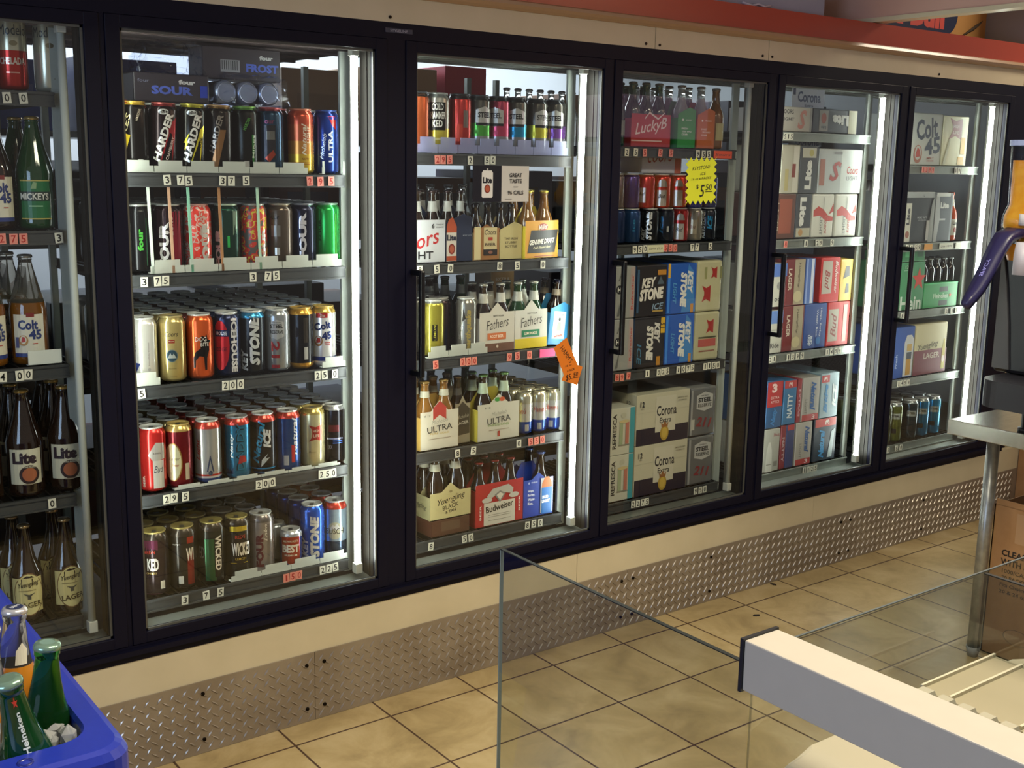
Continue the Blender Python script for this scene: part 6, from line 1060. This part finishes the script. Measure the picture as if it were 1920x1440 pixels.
KM = M('#a9a594', 'gloss'); k0 = None
for c_ in range(7):
    for r_ in range(17):
        x, y = -.024+c_*.024, .206-r_*.025
        if (c_ > 0 and y > .08) or y < -.22: continue
        if k0 is None:
            bm = bmesh.new(); bmesh.ops.create_cube(bm, size=1)
            for v in bm.verts: s_ = .66 if v.co.z > 0 else 1.0; v.co = Vector((v.co.x*.021*s_, v.co.y*.022*s_, v.co.z*.012))
            k0 = MB().bm(bm, KM).build('key', rg); ko = k0
        else: ko = k0.copy(); C.objects.link(ko)
        ko.location = (x, y, .143)
MB().box(-.285, -.295, .0, .315, .21, .012, M('#6a645a', 'plastic')).build('base_strip', rg)

# ------------------------------------------------------------ stainless table, carton, slush machine
SS = noise_mat('brushed_stainless', 10, [(.3, '#a8a69c'), (.7, '#c8c6bc')], .22, .9, 5, stretch=(1, 12, 1))
tb = thing('steel_table', (3.85, -1.10, 0), 'stainless steel work table at the right edge', 'table')
mb = MB().box(-.70, -.55, .788, .75, .365, .80, SS, .003)
mb.box(-.702, -.552, .752, -.690, .367, .799, SS, .002); mb.box(-.70, .355, .752, .75, .367, .799, SS, .002); mb.box(-.70, -.552, .752, .75, -.54, .799, SS, .002); mb.box(.74, -.55, .752, .752, .367, .799, SS)
mb.build('table_top', tb)
GALV = noise_mat('galvanised_leg', 40, [(.3, '#8f9290'), (.7, '#aeb0ac')], .35, .75)
for lx in (-.60, .65):
    for ly in (-.47, .262):
        mb = MB(); mb.tube([(lx, ly, .03), (lx, ly, .755)], .0205, GALV, 20); mb.build('leg', tb)
        mb = MB(); mb.tube([(lx, ly, 0), (lx, ly, .035)], [.016, .024], M('#8a8c8a', 'plastic'), 16); mb.build('leg_foot', tb)
CARD = noise_mat('corrugated_cardboard', 12, [(.3, '#a87c50'), (.7, '#b98d60')], .75)
cb = thing('cardboard_box', (3.52, -1.08, 0), 'open cardboard box printed CLEAR FLAT LIDS under the steel table', 'box', None)
cw, cdp, chh = .42, .50, .515; mb = MB()
mb.box(-.21, -.25, 0, .21, .25, .004, CARD)
for a in ((-.21, -.25, .0, -.206, .25, chh), (.206, -.25, 0, .21, .25, chh), (-.21, -.25, 0, .21, -.246, chh), (-.21, .246, 0, .21, .25, chh)): mb.box(*a, CARD)
def left(u, v, o): return (-.21-o, .25-u, v)
L_ = [('r', .115, .45, .07, .10, '#b8916a'), ('t', 'CLEAR FLAT LIDS', .155, .360, .230, .022, '#2c241e', 0, 0, .03), ('t', 'WITH STRAW SLOT', .162, .330, .245, .022, '#2c241e', 0, 0, .03), ('t', '1000/CASE', .095, .300, .095, .014, '#3a3026'), ('t', '20 PACKS OF 50', .118, .277, .140, .014, '#3a3026'), ('t', 'Fits Choice', .090, .252, .09, .012, '#4a3e32'), ('t', '20 & 24 oz.', .094, .229, .098, .012, '#4a3e32')]
art_flat(mb, L_, left, 'paper')
ring = [(.05*math.cos(a*PI/12), .028*math.sin(a*PI/12)) for a in range(24)]
for s_, cc in ((1.9, '#5a4a3c'), (1.8, '#b08860')): art_flat(mb, [('e', .12, .085, .05*s_, .028*s_, cc)], lambda u, v, o, s_=s_: (-.21-o-.0004*(2-s_)*10, .25-u, v), 'paper')
art_flat(mb, [('e', .20, .165, .075, .075, '#3a3430'), ('e', .205, .165, .055, .060, '#a88860'), ('t', 'H', .205, .165, .030, .034, '#3a3430', 0, 0, .04)], left, 'paper')
mb.build('box_body', cb)
for i, (hinge, ang) in enumerate([(0, 60), (1, -50)]):
    mb = MB(); mb.box(-.002, -.245, 0, .002, .245, .02, CARD); o = mb.build('flap', cb); o.location = ((-.208, .208)[i], 0, chh-.001)
sm = thing('slush_machine', (3.45, -.93, .80), 'slush machine with orange drink, black tap and drip tray on the steel table', 'drink machine')
BK = M('#17171c', 'black'); BK2 = M('#25252c', 'plastic')
def sc(mb, name): return mb.build(name, sm)
mb = MB().box(-.35, -.32, .187, .42, .038, .60, BK, .012); sc(mb, 'machine_body')
mb = MB(); mb.prism([(.034, .20), (-.02, .20), (-.005, .34), (.012, .46), (.034, .57)], .008, lambda u, v, d: (-.35-d, u, v), M('#4a4a4c', 'plastic')); sc(mb, 'front_panel')
P_ = rrect(-.50, -.32, .10, .0, .07, 6)
mb = MB(); loops(mb, [(P_, .105), (P_, .185)], BK2, True, False); mb.add([(x, y, .105) for x, y in P_], [tuple(reversed(range(len(P_))))], BK2); tr = sc(mb, 'drip_tray')
for lx, ly in ((-.26, -.04), (-.26, -.26), (.36, .0), (.36, -.28)):
    mb = MB(); mb.tube([(lx, ly, 0), (lx, ly, .012), (lx, ly, .014), (lx, ly, [.106, .188][lx > 0])], [.022, .022, .013, .015], BK, 14); sc(mb, 'foot')
OR_ = M('#e0921c', 'gloss'); 
def rr_(x0, g=0): return rrect(x0-g-.03, -.27-g, .30+g, .035+g, .035+g)
mb = MB()
loops(mb, [(rr_(-.335), .605), (rr_(-.365), .625), (rr_(-.365), .655), (rr_(-.340), .69), (rr_(-.343), .818)], noise_mat('orange_slush', 30, [(.3, '#f29c18'), (.7, '#ffb634')], .35), True); sc(mb, 'orange_drink')
HOP = pane_mat('hopper_plastic', (.86, .90, .96, 1), .5, .08)
mb = MB(); loops(mb, [(rr_(-.337, .004), .601), (rr_(-.367, .004), .625), (rr_(-.367, .004), .655), (rr_(-.342, .004), .69), (rr_(-.350, .006), .860)], HOP, False); sc(mb, 'hopper')
mb = MB(); loops(mb, [(rr_(-.352, .010), .860), (rr_(-.352, .010), .876)], M('#a8b4e0', 'plastic'), True, False); sc(mb, 'hopper_lid')
mb = MB().box(-.33, -.26, .876, .30, .02, .90, BK, .004); sc(mb, 'lid_rim')
mb = MB().box(-.27, -.25, .90, .28, .01, 1.08, emit_mat('violet_lit_sign', (.75, .35, .75, 1), .45), .01); sc(mb, 'light_box')
NV = M('#26234c', 'black')
mb = MB(); cv = [(-.33, .612), (-.39, .612), (-.45, .60), (-.485, .56), (-.52, .51), (-.565, .455), (-.62, .405)]
pts = [(x, -.02, z_) for x, z_ in cv]
N = len(pts); vs = []; wv = [.030, .032, .030, .027, .025, .022, .012]
for i, p in enumerate(pts):
    a_, c_ = pts[max(i-1, 0)], pts[min(i+1, N-1)]; d = (Vector(c_)-Vector(a_)).normalized(); nn = Vector((-d.z, 0, d.x))
    t_ = .014 if i else .018
    for sx, sy in ((1, 1), (1, -1), (-1, -1), (-1, 1)): vs.append(tuple(Vector(p)+nn*t_*sx+Vector((0, wv[i]*sy, 0))))
fs = [(i*4+j, i*4+(j+1) % 4, i*4+4+(j+1) % 4, i*4+4+j) for i in range(N-1) for j in range(4)]+[(0, 1, 2, 3), (N*4-4, N*4-3, N*4-2, N*4-1)]
bm = bmesh.new(); vv = [bm.verts.new(v) for v in vs]
for f in fs: bm.faces.new([vv[i] for i in f])
bmesh.ops.subdivide_edges(bm, edges=bm.edges[:], cuts=1, use_grid_fill=True); bmesh.ops.smooth_vert(bm, verts=bm.verts[:], factor=.4, use_axis_x=True, use_axis_y=True, use_axis_z=True)
mb.bm(bm, NV, True)
th = Vector((pts[5][0]-pts[3][0], 0, pts[5][2]-pts[3][2])).normalized()
vs_, fs_, _ = shape(('t', 'SPACY', 0, 0, .06, .011, '#8c8ad0', 0, 0, .02))
nn = Vector((th.z, 0, -th.x))
mb.add([tuple(Vector(pts[4])+th*a*-1+Vector((0, 1, 0))*c_*-1-nn*-.0*1+Vector((-.0165, 0, .004))) for a, c_ in vs_], fs_, M('#8c8ad0', 'gloss'))
sc(mb, 'tap_handle')
mb = MB(); mb.tube([(-.36, -.03, .60), (-.385, -.03, .565), (-.385, -.03, .53)], [.05, .042, .028], M('#c8841c', 'gloss'), 18); sc(mb, 'spigot')
mb = MB(); mb.tube([(-.40, -.055, .49), (-.40, -.055, .585)], .026, M('#cfccd8', 'plastic'), 18); mb.tube([(-.385, -.045, .632), (-.385, -.045, .665)], .02, M('#d8d4d8', 'plastic'), 14); sc(mb, 'valve_sleeve')
# dark bag and brown stock beyond the table
b = MB(); bm = bmesh.new(); bmesh.ops.create_icosphere(bm, subdivisions=3, radius=1); rnd = random.Random(3)
for v in bm.verts: v.co = Vector((v.co.x*.16, v.co.y*.14, v.co.z*.23))*(1+.06*math.sin(9*v.co.x+7*v.co.z)+.04*math.sin(17*v.co.y))
b.bm(bm, M('#16171c', 'black'), True); o = b.build('rubbish_bag'); o.location = (4.40, -.55, .232); tag(o, 'black shiny bag on the floor behind the steel table leg', 'bag')
b = MB().box(0, 0, 0, .28, .3, .9, CARD, .003); o = b.build('cardboard_box'); o.location = (4.95, -.30, 0); tag(o, 'tall brown cardboard carton beyond the cooler frame, seen behind the slush machine', 'box')
# small debris on the floor
b = MB(); P_ = [(0, 0), (.012, .004), (.028, -.006), (.020, -.014), (.006, -.010)]; b.prism(P_, .002, lambda u, v, d: (u, v, d), M('#1c1612', 'dull')); o = b.build('leaf_scrap'); o.location = (2.90, -.19, .0005); tag(o, 'small dark scrap lying on the floor tiles', 'scrap')
b = MB(); b.prism(P_, .002, lambda u, v, d: (u, v, d), M('#2a1e16', 'dull')); o = b.build('leaf_scrap'); o.location = (3.21, -.035, .0005); o.rotation_euler = (0, 0, 2); tag(o, 'tiny dark scrap at the foot of the steel kick plate', 'scrap')
